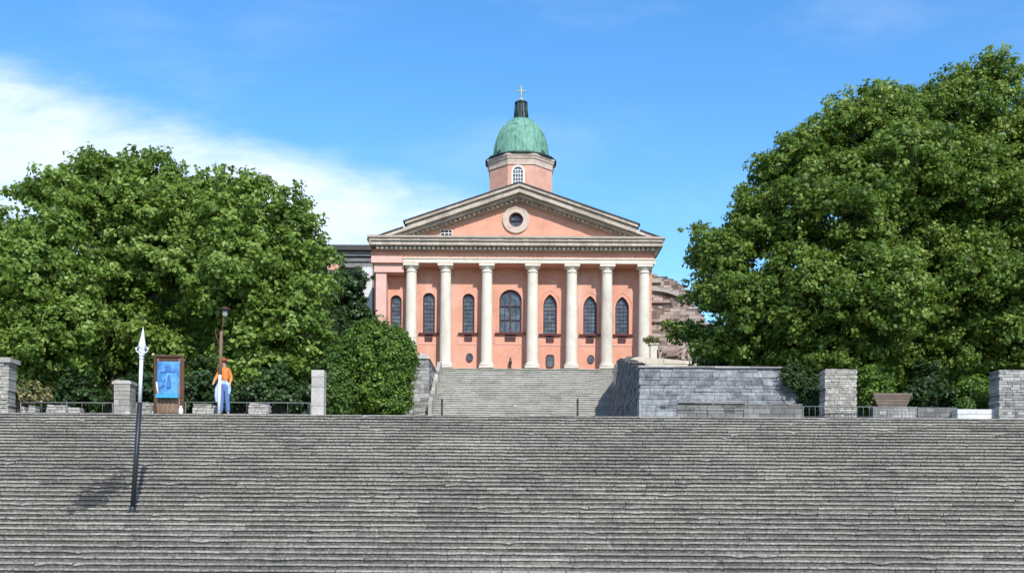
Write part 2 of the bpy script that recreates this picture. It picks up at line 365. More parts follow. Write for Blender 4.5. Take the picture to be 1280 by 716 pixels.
g.add([(x, y, hgt(x, y)) for y in ys for x in xs], [(j * nx + i, j * nx + i + 1, (j + 1) * nx + i + 1, (j + 1) * nx + i) for j in range(len(ys) - 1) for i in range(nx - 1)])
tag(g.build('ground', M['grass']), kind='structure')
g = MB(); g.add([(-24, D_TOP + RUN * .6, Z_PLAZA - .004), (24, D_TOP + RUN * .6, Z_PLAZA - .004), (24, 34.4, Z_PLAZA - .004), (-24, 34.4, Z_PLAZA - .004), (-8, 34.4, Z_PLAZA - .004), (4.1, 34.4, Z_PLAZA - .004), (4.9, Y_UP0 + .4, Z_PLAZA - .004), (-8, Y_UP0 + .4, Z_PLAZA - .004)], [(0, 1, 2, 3), (4, 5, 6, 7)])
tag(g.build('pavement', M['paving']), kind='structure')
g = MB(); g.box(-30, 30, 6, D_TOP - N1 * RUN + .1, Z_LOW - .3, Z_LOW + .012)
tag(g.build('lower_pavement', M['paving']), kind='structure')
g = MB(); g.box(XL2 - .3, XR2 + 3.5, D_UP + .25, 61.6, Z_CH - 1.5, Z_CH + .0)
tag(g.build('portico_pavement', M['upstep']), kind='structure')

# ------------------------------------------------------------------ church
def arch_pts(cx, z0, w, h, pointed, n=8, grow=0.0, growb=0.0):
    """arched opening, ccw from bottom-left in xz"""
    r = w / 2 + grow; zb = z0 - growb; zs = z0 + h - (w * (.86 if pointed else .5)) ; pts = [(cx - r, zb), (cx + r, zb)]
    if pointed:
        R = w * 1.0 + grow; c0 = cx + w / 2 - w * 1.0   # right arc centred left
        amax = math.acos((cx - c0) / R)
        for k in range(n + 1):
            a = amax * k / n; pts.append((c0 + R * math.cos(a), zs + R * math.sin(a)))
        for k in range(n - 1, -1, -1):
            a = amax * k / n; pts.append((2 * cx - c0 - R * math.cos(a), zs + R * math.sin(a)))
    else:
        for k in range(2 * n + 1):
            a = PI * k / (2 * n); pts.append((cx + r * math.cos(a), zs + r * math.sin(a)))
    return pts
def ring(mb, outer, inner, y0, y1, tone=0.5):
    n = len(outer)
    vs = [(x, y0, z) for x, z in outer] + [(x, y0, z) for x, z in inner] + [(x, y1, z) for x, z in outer] + [(x, y1, z) for x, z in inner]
    fs = []
    for i in range(n):
        k = (i + 1) % n
        fs += [(i, k, n + k, n + i), (i, 2 * n + i, 2 * n + k, k), (n + i, n + k, 3 * n + k, 3 * n + i)]
    mb.add(vs, fs, tone)
def holed_wall(mb, outer, holes, y, depth):
    loops = [outer] + holes; allp = [p for l in loops for p in l]
    tris = tessellate_polygon([[Vector((x, z, 0)) for x, z in l] for l in loops])
    mb.add([(x, y, z) for x, z in allp], [tuple(t) for t in tris])
    for l in holes:
        n = len(l); mb.add([(x, y, z) for x, z in l] + [(x, y + depth, z) for x, z in l], [(i, (i + 1) % n, (i + 1) % n + n, i + n) for i in range(n)])

DW, DC, DE = 60.75, 60.0, 59.65       # facade wall, column axis, entablature front
church = thing('church', (PX(645, 460, 60), 60, Z_CH), 'salmon pink church with cream column portico, grey pediment and green domed tower', 'church')
XL, XR = PX(468, 330, DW), PX(815, 330, DW)
ZSOF = PZ(331.5, DC)
wins = [(495, 369, 417, 14, 0), (536, 366, 416, 15, 0), (585.5, 367, 416, 15, 0), (638, 362, 416, 28, 0), (687.5, 368, 417.5, 17, 1), (737.5, 370, 418, 17, 1), (777.5, 371, 418, 17, 1)]
holes = []; spec = []
for px, yt, yb, w, pt in wins:
    c = PX(px, 400, DW); zt = PZ(yt, DW, px); zb = PZ(yb, DW, px); W = w / F * DW
    holes.append(arch_pts(c, zb, W, zt - zb, pt)); spec.append((c, zb, W, zt - zb, pt))
wl = MB(); holed_wall(wl, [(XL, Z_CH - .2), (XR, Z_CH - .2), (XR, ZSOF + .3), (XL, ZSOF + .3)], holes, DW, 0.3)
wl.build('facade_wall', M['pink'], church)
sw = MB(); sw.box(XL, XL + .4, DW + .31, 84, Z_CH - 3, ZSOF + 1.4); sw.box(XR - .4, XR, DW + .31, 84, Z_CH - 3, ZSOF + 1.4); sw.box(XL + .4, XR - .4, 83.6, 84, Z_CH - 3, ZSOF + 1.4)
sw.build('side_wall', M['pink'], church)
for q, (c, zb, W, H, pt) in enumerate(spec):
    wf = MB(); ring(wf, arch_pts(c, zb, W, H, pt, grow=-.001), arch_pts(c, zb, W, H, pt, grow=-.07, growb=-.07), DW + .10, DW + .2)
    if W > 1:
        wf.box(c - .035, c + .035, DW + .105, DW + .19, zb + .07, zb + H - .07)
        for k in (0.3, .62): wf.box(c - W / 2 + .07, c + W / 2 - .07, DW + .115, DW + .18, zb + H * k, zb + H * k + .045)
        for sx in (-.5, .5): wf.box(c + sx * W * .5 - .012, c + sx * W * .5 + .012, DW + .12, DW + .17, zb + .07, zb + H * .8)
    else:
        for sx in (-.14, .14): wf.box(c + sx * W - .006, c + sx * W + .006, DW + .17, DW + .19, zb + .07, zb + H - .2)
        for k in range(1, 9):
            wf.box(c - W / 2 + .05, c + W / 2 - .05, DW + .165, DW + .195, zb + H * k * .1, zb + H * k * .1 + (.028 if k % 3 == 0 else .010))
    fr = wf.build('window', M['winframe'], church)
    gl = MB(); gl.prism(arch_pts(c, zb, W, H, pt, grow=-.004, growb=-.004), DW + .205, DW + .22); gl.build('pane', M['glass'], fr)
    sd = MB(); ring(sd, arch_pts(c, zb, W, H, pt, grow=.13), arch_pts(c, zb, W, H, pt, grow=.002), DW - .035, DW + .01)
    if pt: ring(sd, arch_pts(c, zb, W, H, pt, grow=.26), arch_pts(c, zb, W, H, pt, grow=.20), DW - .025, DW + .01)
    sd.build('surround', M['pink'], fr)
    sl = MB(); sl.box(c - W / 2 - .24, c + W / 2 + .24, DW - .16, DW + .09, zb - .10, zb - .004); sl.build('sill', M['sill'], fr)
    pl = MB(); pw = .23 if W < 1 else .32
    pl.box(c - pw + .02, c + pw - .02, DW - .05, DW + .01, zb - .5, zb - .11); pl.box(c - pw, c - pw + .06, DW - .07, DW + .01, zb - .44, zb - .11); pl.box(c + pw - .06, c + pw, DW - .07, DW + .01, zb - .44, zb - .11)
    pl.box(c - pw + .05, c + pw - .05, DW - .065, DW - .051, zb - .34, zb - .2); pl.build('plaque', M['winframe'], church)
    pm = MB(); pm.box(c - W / 2 - .16, c + W / 2 + .16, DW - .03, DW + .01, zb - .68, zb - .63)
    for sx in (-1, 1): pm.box(c + sx * (W / 2 + .19) - .025, c + sx * (W / 2 + .19) + .025, DW - .03, DW + .01, zb - .68, zb - .2)
    pm.build('panel_moulding', M['palepink'], church)
for px, py, rw, rh, sq in ((587, 447, .21, .27, 0), (738.5, 449, .21, .26, 0), (687.5, 451.5, .25, .40, 1)):
    c = P(px, py, DW); md = MB(); n = 20
    e = lambda k, s: [(c.x + math.copysign(abs(math.cos(a)) ** (.45 if sq else 1), math.cos(a)) * rw * s, c.z + math.copysign(abs(math.sin(a)) ** (.45 if sq else 1), math.sin(a)) * rh * s) for a in [2 * PI * i / n for i in range(n)]]
    ring(md, e(0, 1), e(0, .75), DW - .06, DW + .01); o = md.build('medallion', M['winframe'], church)
    m2 = MB(); m2.prism(e(0, .75), DW - .03, DW + .01); m2.box(c.x - .07, c.x + .07, DW - .05, DW - .031, c.z - .12, c.z + .1); m2.build('relief', M['glass'], o)
st = MB(); c = P(638, 458.5, DW - .25); st.lathe([(.07, Z_CH + .0), (.06, c.z - .02), (.05, c.z + .1), (.09, c.z + .22), (.085, c.z + .36), (.03, c.z + .40), (.055, c.z + .46), (.05, c.z + .52), (.01, c.z + .56)], c.x, c.y, 10)
st.build('small_dark_figure', M['blackiron'], church)
# columns
for px in (514, 557, 608.5, 665.5, 714.5, 758.5, 805):
    x = PX(px, 400, DC); zb = PZ(460.5, DC); zt = ZSOF
    r = .345
    sh = MB(); prof = []
    for k in range(9):
        u = k / 8; prof.append((r * (1 - .13 * u ** 1.6), zb + .36 + (zt - zb - .36 - .47) * u))
    sh.lathe(prof, x, DC, 24); col = sh.build('column', M['cream'], church)
    b = MB(); b.box(x - .43, x + .43, DC - .43, DC + .43, zb, zb + .10); b.lathe([(.42, zb + .10), (.455, zb + .15), (.455, zb + .20), (.41, zb + .25), (.375, zb + .27), (.39, zb + .31), (.38, zb + .345), (r, zb + .36)], x, DC, 24); b.build('base', M['cream'], col)
    cp = MB(); rr = r * .87; cp.lathe([(rr, zt - .47), (rr + .05, zt - .45), (rr + .05, zt - .42), (rr, zt - .40), (rr, zt - .30), (rr + .03, zt - .27), (rr + .11, zt - .16), (rr + .12, zt - .13)], x, DC, 24); cp.box(x - .45, x + .45, DC - .45, DC + .45, zt - .13, zt - .002); cp.build('capital', M['cream'], col)
# anta at the left corner
a = MB(); xa0, xa1 = PX(470, 380, DC), PX(483, 380, DC); a.box(xa0, xa1, DC - .1, DW - .002, Z_CH, PZ(342, DC)); an = a.build('corner_pilaster', M['palepink'], church)
a = MB(); a.box(xa0 - .09, PX(505, 335, DC), DC - .2, DW - .003, PZ(342, DC) + .002, ZSOF - .002); a.build('capital', M['palepink'], an)
# entablature
en = MB(); en.box(XL, XR, DE, DW - .002, ZSOF, PZ(325, DE) + .02); en.box(XL, XR, DE + .05, DW + .3, PZ(325, DE) + .021, PZ(313, DE) + .1)
en.build('frieze', M['pink'], church)
wb = MB(); wb.box(PX(504, 328, DE), XR + .06, DE - .06, DE - .001, ZSOF + .03, ZSOF + .25); wb.box(PX(504, 328, DE) - .02, XR + .10, DE - .11, DE - .001, ZSOF + .251, ZSOF + .32); wb.build('architrave_band', M['cream'], church)
wb = MB(); wb.box(XL - .03, PX(504, 328, DE) - .03, DE - .05, DE - .001, ZSOF + .02, ZSOF + .40); wb.build('architrave_end', M['palepink'], church)
CL, CR = PX(461, 302, 59.1), PX(829, 306, 59.1)
co = MB(); zc = PZ(313.5, 59.5)
co.box(CL + .35, CR - .35, 59.45, 62, zc, zc + .22, )
x = CL + .4
while x < CR - .45:
    co.box(x, x + .16, 59.28, 59.449, zc + .04, zc + .21, random.random(), .012); x += .27
n = 46
for k in range(n):     # corona in stones with slightly uneven edges
    s0, s1 = CL + .0 + (CR - CL) * k / n, CL + (CR - CL) * (k + 1) / n; t = random.random(); jj = random.uniform(-.015, .015)
    co.box(s0 + .004, s1 - .004, 59.1 + jj, 62, zc + .221, zc + .44 + random.uniform(-.01, .01), t); co.box(s0 + .004, s1 - .004, 59.0 + jj, 62, zc + .445, zc + .58 + jj, t * .6)
co.box(CL - .08, CR + .08, 58.92, 62, zc + .60, zc + .72, .2)
for xa_, xb_ in ((XR + .001, CR - .12), (XL - .001, CL + .1)):
    zb_ = ZSOF + .42; zz = [zb_, (zb_ + zc) / 2, zc + .2]; ww_ = [.06, .35, 1.0]
    for k in range(2):
        e0, e1 = xa_ + (xb_ - xa_) * ww_[k], xa_ + (xb_ - xa_) * ww_[k + 1]
        c8 = [(xa_, 59.5, zz[k]), (e0, 59.5, zz[k]), (e0, 62, zz[k]), (xa_, 62, zz[k]), (xa_, 59.46, zz[k + 1]), (e1, 59.3, zz[k + 1]), (e1, 62, zz[k + 1]), (xa_, 62, zz[k + 1])]
        co.hexa(c8, .3)
co.build('cornice', M['trim'], church)
ZT = zc + .72
# pediment: tympanum
apx = PX(649, 250, 59.9); ZA = PZ(231, 59.3); SL = .342
tym = MB(); zi = ZA - 1.05
half = (zi - ZT) / SL
holes = []
oc = P(645, 275, 59.9); circ = lambda r, c=oc, n=28: [(c.x + r * math.cos(2 * PI * k / n), c.z + r * math.sin(2 * PI * k / n)) for k in range(n)]
sw_ = P(558, 291.3, 59.9); sq = [(sw_.x - .34, sw_.z - .22), (sw_.x + .34, sw_.z - .22), (sw_.x + .34, sw_.z + .2), (sw_.x - .34, sw_.z + .2)]
holed_wall(tym, [(apx - half - 1.2, ZT - .05), (apx + half + 1.2, ZT - .05), (apx + .3, zi + .32), (apx - .3, zi + .32)], [circ(.42), sq], 59.9, .4)
tym.build('tympanum', M['pink'], church)
r1 = MB(); ring(r1, circ(.78), circ(.66), 59.78, 59.95); ring(r1, circ(.66), circ(.42), 59.80, 60.0); o = r1.build('round_window', M['towertrim'], church)
r2 = MB(); r2.prism(circ(.42), 60.1, 60.12); r2.build('pane', M['glass'], o)
r3 = MB(); ring(r3, circ(.42), circ(.34), 59.92, 60.08); r3.box(oc.x - .02, oc.x + .02, 59.98, 60.06, oc.z - .34, oc.z + .34); r3.box(oc.x - .34, oc.x + .34, 59.985, 60.055, oc.z - .02, oc.z + .02); r3.build('glazing_bars', M['winframe'], o)
s1 = MB()
for xx in (-.34, -.12, .11, .31): s1.box(sw_.x + xx, sw_.x + xx + .03, 59.88, 59.96, sw_.z - .22, sw_.z + .2)
for zz in (-.22, -.02, .17): s1.box(sw_.x - .34, sw_.x + .34, 59.885, 59.955, sw_.z + zz, sw_.z + zz + .03)
o = s1.build('attic_window', M['whitepaint'], church); s2 = MB(); s2.box(sw_.x - .34, sw_.x + .34, 60.0, 60.02, sw_.z - .22, sw_.z + .2); s2.build('pane', M['glass'], o)
# raking cornices
def rake(mb, side, xout, ztop, th, y0, y1, piece=0.45, j=.012, xin=0.0):
    x = xin
    while x < xout:
        e = min(x + piece, xout); t = random.random(); jj = random.uniform(-j, j)
        za, zb = ztop - x * SL + jj, ztop - e * SL + jj
        xa, xb = apx + side * x, apx + side * e
        c = [(xa, y0 + jj, za - th), (xb, y0 + jj, zb - th), (xb, y1, zb - th), (xa, y1, za - th), (xa, y0 + jj, za), (xb, y0 + jj, zb), (xb, y1, zb), (xa, y1, za)]
        if side < 0: c = [c[1], c[0], c[3], c[2], c[5], c[4], c[7], c[6]]
        mb.hexa(c, t); x = e
rk = MB(); XO = (CR - CL) / 2 + .05; ZL = ZA - .30
for sd in (-1, 1):
    xo = (CR - apx) if sd > 0 else (apx - CL)
    rake(rk, sd, xo, ZL, .19, 59.05, 61.5); rake(rk, sd, xo - .5, ZL - .195, .17, 59.3, 61.5); rake(rk, sd, xo - 1.3, ZL - .37, .13, 59.62, 61.5, .6)
    rake(rk, sd, xo - 1.9, ZL - .505, .07, 59.80, 61.5, .6)
    x = .2
    while x < xo - 1.4:
        z = ZL - .37 - x * SL; rk.box(apx + sd * x - .07, apx + sd * x + .07, 59.46, 59.61, z - .13, z - .01, random.random(), .015); x += .27
rk.build('raking_cornice', M['trim'], church)
ur = MB(); 
for sd in (-1, 1):
    xo = (PX(797, 287, 59.2) - apx) if sd > 0 else (apx - PX(507, 281, 59.2))
    rake(ur, sd, xo, ZA + .0, .16, 58.95, 62, .7, .008); rake(ur, sd, xo - .12, ZA - .165, .135, 59.1, 62, .5, .01)
ur.build('upper_raking_moulding', M['trim'], church)
rf = MB()
for sd in (-1, 1):
    xo = (CR - apx) if sd > 0 else (apx - CL); xi = (PX(797, 287, 59.2) - apx) if sd > 0 else (apx - PX(507, 281, 59.2))
    rake(rf, sd, xi + .12, ZA + .075, .07, 58.9, 84.5, 1.1, .004)
    rake(rf, sd, xo + .1, ZL + .065, .06, 58.98, 84.5, 1.1, .004, xin=xi + .13)
rf.build('roof', M['roof'], church)
# tower
TY = 66.0; tc = PX(651, 215, TY); R8 = 2.15
z0, z1, z2 = ZA - 2.5, PZ(204, 64), PZ(191, 63.8)
tw = MB(); tw.lathe([(R8, z0), (R8, z1)], tc, TY, 8, smooth=False, rot=PI / 8); tower = tw.build('tower', M['towerbrick'], church)
tcn = MB(); tcn.lathe([(R8 + .03, z1 - .10), (R8 + .06, z1 - .08), (R8 + .06, z1 + .02), (R8 + .03, z1 + .04), (R8 + .05, z2 - .32), (R8 + .10, z2 - .28), (R8 + .13, z2 - .14), (R8 + .17, z2 - .12), (R8 + .17, z2), (R8 - .1, z2 + .05)], tc, TY, 8, smooth=False, rot=PI / 8)
tcn.build('tower_cornice', M['towertrim'], tower)
gt = MB(); gt.lathe([(R8 + .08, z2 + .005), (R8 + .17, z2 + .03), (R8 + .17, z2 + .11), (R8 - .3, z2 + .16)], tc, TY, 16, smooth=False, rot=PI / 16); gt.build('gutter', M['lantern'], tower)
wc = PX(647.5, 220, 64.0); fy = TY - R8 * math.cos(PI / 8)
wz0, wz1 = PZ(232, fy), PZ(208.5, fy)
ww = MB(); A = lambda gr: arch_pts(wc, wz0, .62, wz1 - wz0, False, grow=gr)
ring(ww, A(.10), A(0), fy - .05, fy + .02)
for k in (-1, 0, 1): ww.box(wc + k * .155 - .017, wc + k * .155 + .017, fy - .035, fy - .012, wz0, wz1 - .1 - abs(k) * .08)
for k in range(5): ww.box(wc - .30, wc + .30, fy - .034, fy - .013, wz0 + k * .24, wz0 + k * .24 + .035)
tower_win = ww.build('tower_window', M['whitepaint'], church); wp_ = MB(); wp_.prism(A(-.005), fy - .012, fy - .003); wp_.build('pane', M['glass'], tower_win)
zd = z2 + .1; rd = 1.80; hd = PZ(149, TY) - zd
dm = MB(); prof = [(rd, zd), (rd + .02, zd + .12)]
for k in range(1, 17):
    a_ = PI / 2 * k / 16 * .93; prof.append((max(.3, rd * math.cos(a_) ** .92), zd + .12 + (hd - .12) * math.sin(a_) / math.sin(PI / 2 * .93)))
dm.lathe(prof, tc, TY, 40); dome = dm.build('dome', M['copper'], church)
sm = MB()
for k in range(16):
    a_ = PI / 16 + k * PI / 8; sm.tube([(tc + (r + .012) * math.cos(a_), TY + (r + .012) * math.sin(a_), z) for r, z in prof], .022 if k != 12 else .04, 5)
sm.build('seams', M['copper'], dome)
for a_ in (-PI * .22, -PI * .78, PI * .25, PI * .75):
    dr = MB(); cx_, cy_ = tc + 1.66 * math.cos(a_), TY + 1.66 * math.sin(a_); dr.ball((cx_, cy_, zd + .12), .3, 12, (.9, .9, 1.35)); dr.build('dormer', M['lantern'], dome)
zl0, zl1 = PZ(150.5, TY), PZ(128, TY)
ln = MB(); lh = zl1 - zl0; ln.lathe([(.50, zl0), (.52, zl0 + .08), (.45, zl0 + .12), (.43, zl0 + .2), (.35, zl1 - .12), (.42, zl1 - .08), (.42, zl1 - .02), (.2, zl1 + .06), (.1, zl1 + .12)], tc, TY, 12, smooth=False)
lo = ln.build('lantern', M['lantern'], church)
lp = MB()
for k in range(8):
    a_ = k * PI / 4 + .2; lp.tube([(tc + .45 * math.cos(a_), TY + .45 * math.sin(a_), zl0 + .12), (tc + .37 * math.cos(a_), TY + .37 * math.sin(a_), zl1 - .1)], .045, 6)
lp.build('lantern_posts', M['lantern'], lo)
cr = MB(); zc0, zc1 = zl1 + .1, PZ(108.5, TY); cr.ball((tc, TY, zc0 + .08), .11); cr.tube([(tc, TY, zc0), (tc, TY, zc1)], .035, 6); cr.tube([(tc - .24, TY, zc1 - .28), (tc + .24, TY, zc1 - .28)], .035, 6)
for dx, dz in ((-.24, -.28), (.24, -.28), (0, 0)): cr.ball((tc + dx, TY, zc1 + dz), .06, 8)
cr.build('cross', M['gilt'], church)

# side building to the left of the church
sb = thing('side_building', (PX(430, 400, 66), 68, Z_CH), 'grey side building with flat dark roof left of the church portico', 'building')
x0, x1 = PX(330, 350, 66), PX(467.5, 350, 66); zt = PZ(317, 66)
w = MB(); w.box(x0, x1, 66, 76, Z_CH - 3, zt); w.build('wall', M['bluestone'], sb)
w = MB(); w.box(x0 - .3, x1 + .02, 65.3, 76.5, zt + .01, zt + .33); w.build('roof', M['roof'], sb)
w = MB(); w.box(x0, x1, 65.6, 65.998, zt - .30, zt - .0); w.box(PX(428, 330, 66), x1, 65.75, 65.997, zt - .62, zt - .36); w.box(PX(428, 330, 66), x1, 65.55, 65.996, zt - 1.05, zt - .78); w.build('cornice', M['darkstone'], sb)
w = MB(); w.box(PX(453, 400, 65.5), x1 - .02, 65.4, 65.99, Z_CH - 2, zt - 1.06); w.build('pilaster', M['whitestone'], sb)
w = MB(); w.box(PX(409, 335, 66), PX(424, 335, 66), 65.93, 65.99, PZ(339, 66), PZ(329, 66)); w.build('brown_panel', M['towerbrick'], sb)
w = MB(); w.box(PX(413, 335, 66), PX(428, 335, 66), 65.9, 65.99, PZ(353, 66), PZ(342, 66)); w.build('window', M['glass'], sb)

# rubble wing to the right of the church
rw = thing('rubble_wing', (PX(845, 440, 64), 64, Z_CH - .5), 'broken pinkish rubble wall beside the last right column of the church', 'wall')
o = P(811, 465, 64); L = PX(893, 400, 64) - o.x; zb = Z_CH - 1.6
pr = [(811, 341), (830, 347), (848, 352), (858, 362), (866, 378), (874, 392), (883, 402), (893, 425)]
pr = [(P(a, b, 64).x - o.x, P(a, b, 64).z - zb) for a, b in pr]
def tfr(s): return float(np.interp(s, [p[0] for p in pr], [p[1] for p in pr]))
ma, mc = MB(), MB(); masonry(ma, mc, (o.x, 64, zb), L, .7, pr[0][1], .2, .42, topf=tfr, jit=.03)
ma.build('stonework', M['ruin'], rw); mc.build('mortar_core', M['mortar_pink'], rw)
lg = MB()
for k in range(12):
    u0, u1 = k / 12, (k + 1) / 12; f = lambda u: P(815 + 36 * u, 361.5 + 9 * u * u, 63.8)
    a_, b_ = f(u0), f(u1); lg.hexa([(a_.x, 63.75, a_.z - .1), (b_.x, 63.75, b_.z - .1), (b_.x, 63.97, b_.z - .1), (a_.x, 63.97, a_.z - .1), (a_.x, 63.75, a_.z + .1), (b_.x, 63.75, b_.z + .1), (b_.x, 63.97, b_.z + .1), (a_.x, 63.97, a_.z + .1)])
a_, b_ = P(813, 353, 63.8), P(827, 348, 63.8); lg.box(a_.x, b_.x, 63.8, 63.97, a_.z, b_.z)
lg.build('ledge', M['palestone'], rw)
for (a_, b_, c_, d_) in ((814, 402, 830, 403.5), (828.5, 402, 830, 412), (814, 378, 840, 379)):
    p, r_ = P(a_, d_, 63.85), P(c_, b_, 63.85); dk = MB(); dk.box(p.x, r_.x, 63.85, 63.97, p.z, r_.z); dk.build('iron_bracket', M['winframe'], rw)
# stub with urn
p = P(817, 445, 58); us = thing('stone_urn', (p.x, 58, p.z), 'cream pedestal with dark leafy urn at the foot of the last church column', 'urn')
u = MB(); u.box(p.x - .2, p.x + .2, 57.8, 58.2, p.z - .3, p.z + .62); u.box(p.x - .26, p.x + .26, 57.74, 58.26, p.z + .621, p.z + .70); u.build('pedestal', M['cream'], us)
u = MB(); u.lathe([(.08, p.z + .70), (.06, p.z + .76), (.2, p.z + .92), (.27, p.z + 1.02), (.24, p.z + 1.05)], p.x, 58, 14); u.build('bowl', M['trim'], us)

# ------------------------------------------------------------------ walls round the upper stairs and on the plaza
# left cheek
o = P(517, 517, 52); L = PX(536, 517, 52) - o.x
r = thing('stair_cheek', (o.x + L / 2, 55, 3.5), 'tall narrow grey stone cheek at the left edge of the upper stairs', 'wall')
ma, mc = MB(), MB(); masonry(ma, mc, (o.x, 52, Z_PLAZA + .6), L, 7.2, PZ(449, 52) - Z_PLAZA - .6, .2, .36, jit=.02); ma.build('stonework', M['wallstone'], r); mc.build('mortar_core', M['mortar'], r)
c = MB(); zt = PZ(449, 52); c.hexa([(o.x + .15, 51.9, zt), (o.x + L + .06, 51.9, zt), (o.x + L + .06, 59.2, zt), (o.x + .15, 59.2, zt), (o.x + .25, 51.95, zt + .33), (o.x + L - .08, 51.95, zt + .2), (o.x + L - .08, 59.2, zt + .2), (o.x + .25, 59.2, zt + .33)], .8); c.build('coping', M['palestone'], r)
c = MB()
for k in range(14): yy = 51.4 + k * .5; c.box(o.x + L + .012, o.x + L + .2, yy, yy + .49, Z_PLAZA + 1.0, min(hgt(-5.5, yy) + .9, Z_CH + .2), random.random(), .006)
c.build('kerb', M['upstep'], r)
# left curved wing wall
o = P(484, 517, 51.6); L = PX(517, 517, 51.6) - o.x - .02; zb = Z_PLAZA + .4
cv = [(484, 497), (487, 487), (493, 480), (501, 474), (510, 469), (517, 466)]; cv = [(P(a, b, 51.6).x - o.x, P(a, b, 51.6).z - zb) for a, b in cv]
stone_thing('curved_wall', 'grey block wall with curved top beside the left stair cheek', 'wall', (o.x, 51.6, zb), L, .5, cv[-1][1], M['wallstone'], topf=lambda s: float(np.interp(s, [p[0] for p in cv], [p[1] for p in cv])), course=.2, bl=.4)
# right retaining wall, front and long shaded return towards the church
o = P(799, 518, 34.3); oe = P(1004, 518, 34.3)
r = thing('retaining_wall', ((o.x + oe.x) / 2, 34.5, Z_PLAZA), 'long bluish grey retaining wall right of the upper stairs', 'wall')
ma, mc = MB(), MB(); masonry(ma, mc, (o.x, 34.3, Z_PLAZA), oe.x - o.x, .5, PZ(460, 34.3, 900) - Z_PLAZA, .13, .42, jit=.02); ma.build('front_stonework', M['bluestone'], r)
mb2 = MB(); Ls = 24.8; nn = 60; x0r, y0r = o.x + .02, 34.35; xe = 5.35; bx_ = (xe - x0r)
h0, h1 = PZ(459, 34.35, 800) - Z_PLAZA, PZ(448, 59.2, 775) - Z_PLAZA
z = 0.0
while z < h1:
    h = random.uniform(.17, .28); t0 = y0r - random.uniform(0, .4)
    yy = t0
    while yy < y0r + Ls:
        w_ = random.uniform(.3, .8); a0, a1 = max(yy, y0r), min(yy + w_, y0r + Ls)
        top = lambda q_: (640 - 459 + 10 * min(1, (q_ - y0r) / 9)) / 1280 * q_ - Z_PLAZA
        if a1 - a0 > .05 and top(a1) > z + .03:
            f = lambda q_, zz: x0r + float(np.interp(q_, [y0r, 52, 59], [0, .32, 1.4])) + zz * .15 * min(1.0, (q_ - y0r) / 16)
            jx = random.uniform(-.015, .015); g_ = .007; ta, tb = min(z + h, max(top(a0), z + .02)), min(z + h, top(a1))
            mb2.hexa([(f(a0, z) + jx, a0 + g_, Z_PLAZA + z + g_), (f(a0, z) + .5, a0 + g_, Z_PLAZA + z + g_), (f(a1, z) + .5, a1 - g_, Z_PLAZA + z + g_), (f(a1, z) + jx, a1 - g_, Z_PLAZA + z + g_),
                      (f(a0, z) + jx + .015, a0 + g_, Z_PLAZA + ta), (f(a0, z) + .5, a0 + g_, Z_PLAZA + ta), (f(a1, z) + .5, a1 - g_, Z_PLAZA + tb), (f(a1, z) + jx + .015, a1 - g_, Z_PLAZA + tb)], random.random())
        yy += w_
    z += h
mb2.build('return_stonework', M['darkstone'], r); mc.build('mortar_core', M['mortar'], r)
c = MB(); zt = PZ(460, 34.3, 900)
x = o.x - .04
while x < oe.x: e = min(x + random.uniform(.8, 1.5), oe.x); c.box(x + .004, e - .004, 34.22, 34.9, zt + .003, zt + .055, random.random(), .006); x = e
c.build('coping', M['wallstone'], r)
# beige terrace slab above it
o = P(770, 462, 50); e = P(897, 460, 50); zb = PZ(466, 50, 830)
tp = [(770, 455), (780, 446), (786, 443.5), (800, 446), (845, 449), (870, 452), (885, 455), (897, 460)]; tp = [(P(a, b, 50).x - o.x, P(a, b, 50).z - zb) for a, b in tp]
tt = thing('terrace_slab', ((o.x + e.x) / 2, 50.5, zb), 'pale beige broken terrace slab above the bluish retaining wall', 'terrace')
ma, mc = MB(), MB(); masonry(ma, mc, (o.x, 50, zb - .6), e.x - o.x, 1.4, max(p[1] for p in tp) + .6, .3, 1.5, topf=lambda s: .6 + float(np.interp(s, [p[0] for p in tp], [p[1] for p in tp])), jit=.02)
ma.build('stonework', M['cream'], tt); mc.build('mortar_core', M['mortar'], tt)
rb = thing('rubble_heap', (PX(850, 440, 52), 52, PZ(446, 52)), 'heap of pinkish rubble lying behind the beige terrace slab', 'rubble heap')
h_ = MB()
for k in range(90):
    px = random.uniform(826, 866); py = 447 - random.random() * (9 if px < 860 else 4); p = P(px, py, 52 + random.uniform(-.5, .8)); s_ = random.uniform(.08, .2)
    h_.box(p.x - s_, p.x + s_, p.y - s_, p.y + s_, p.z - s_ - (.3 if k % 3 == 0 else 0), p.z + s_ * .6, random.random(), s_ * .35)
h_.build('stones', M['ruin'], rb)

def wallpx(name, label, cat, x0, y0, x1, y1, d, depth, mat='wallstone', group=None, zb=None, **kw):
    a_ = P(x0, (y0 + y1) / 2, d); b_ = P(x1, (y0 + y1) / 2, d); zt = P((x0 + x1) / 2, y0, d).z; zb = Z_PLAZA if zb is None else zb
    return stone_thing(name, label, cat, (a_.x, d, zb), b_.x - a_.x, depth, zt - zb, M[mat], group=group, **kw), a_, b_, zt
def cap(root, a_, b_, zt, d, depth, over=.05, th=.09, mat='wallstone'):
    c = MB(); c.box(a_.x - over, b_.x + over, d - over, d + depth + over, zt + .004, zt + th, .7, .008); c.box(a_.x + .02, b_.x - .02, d + .02, d + depth - .02, zt + th + .002, zt + th + .04, .6, .008); c.build('cap', M[mat], root)
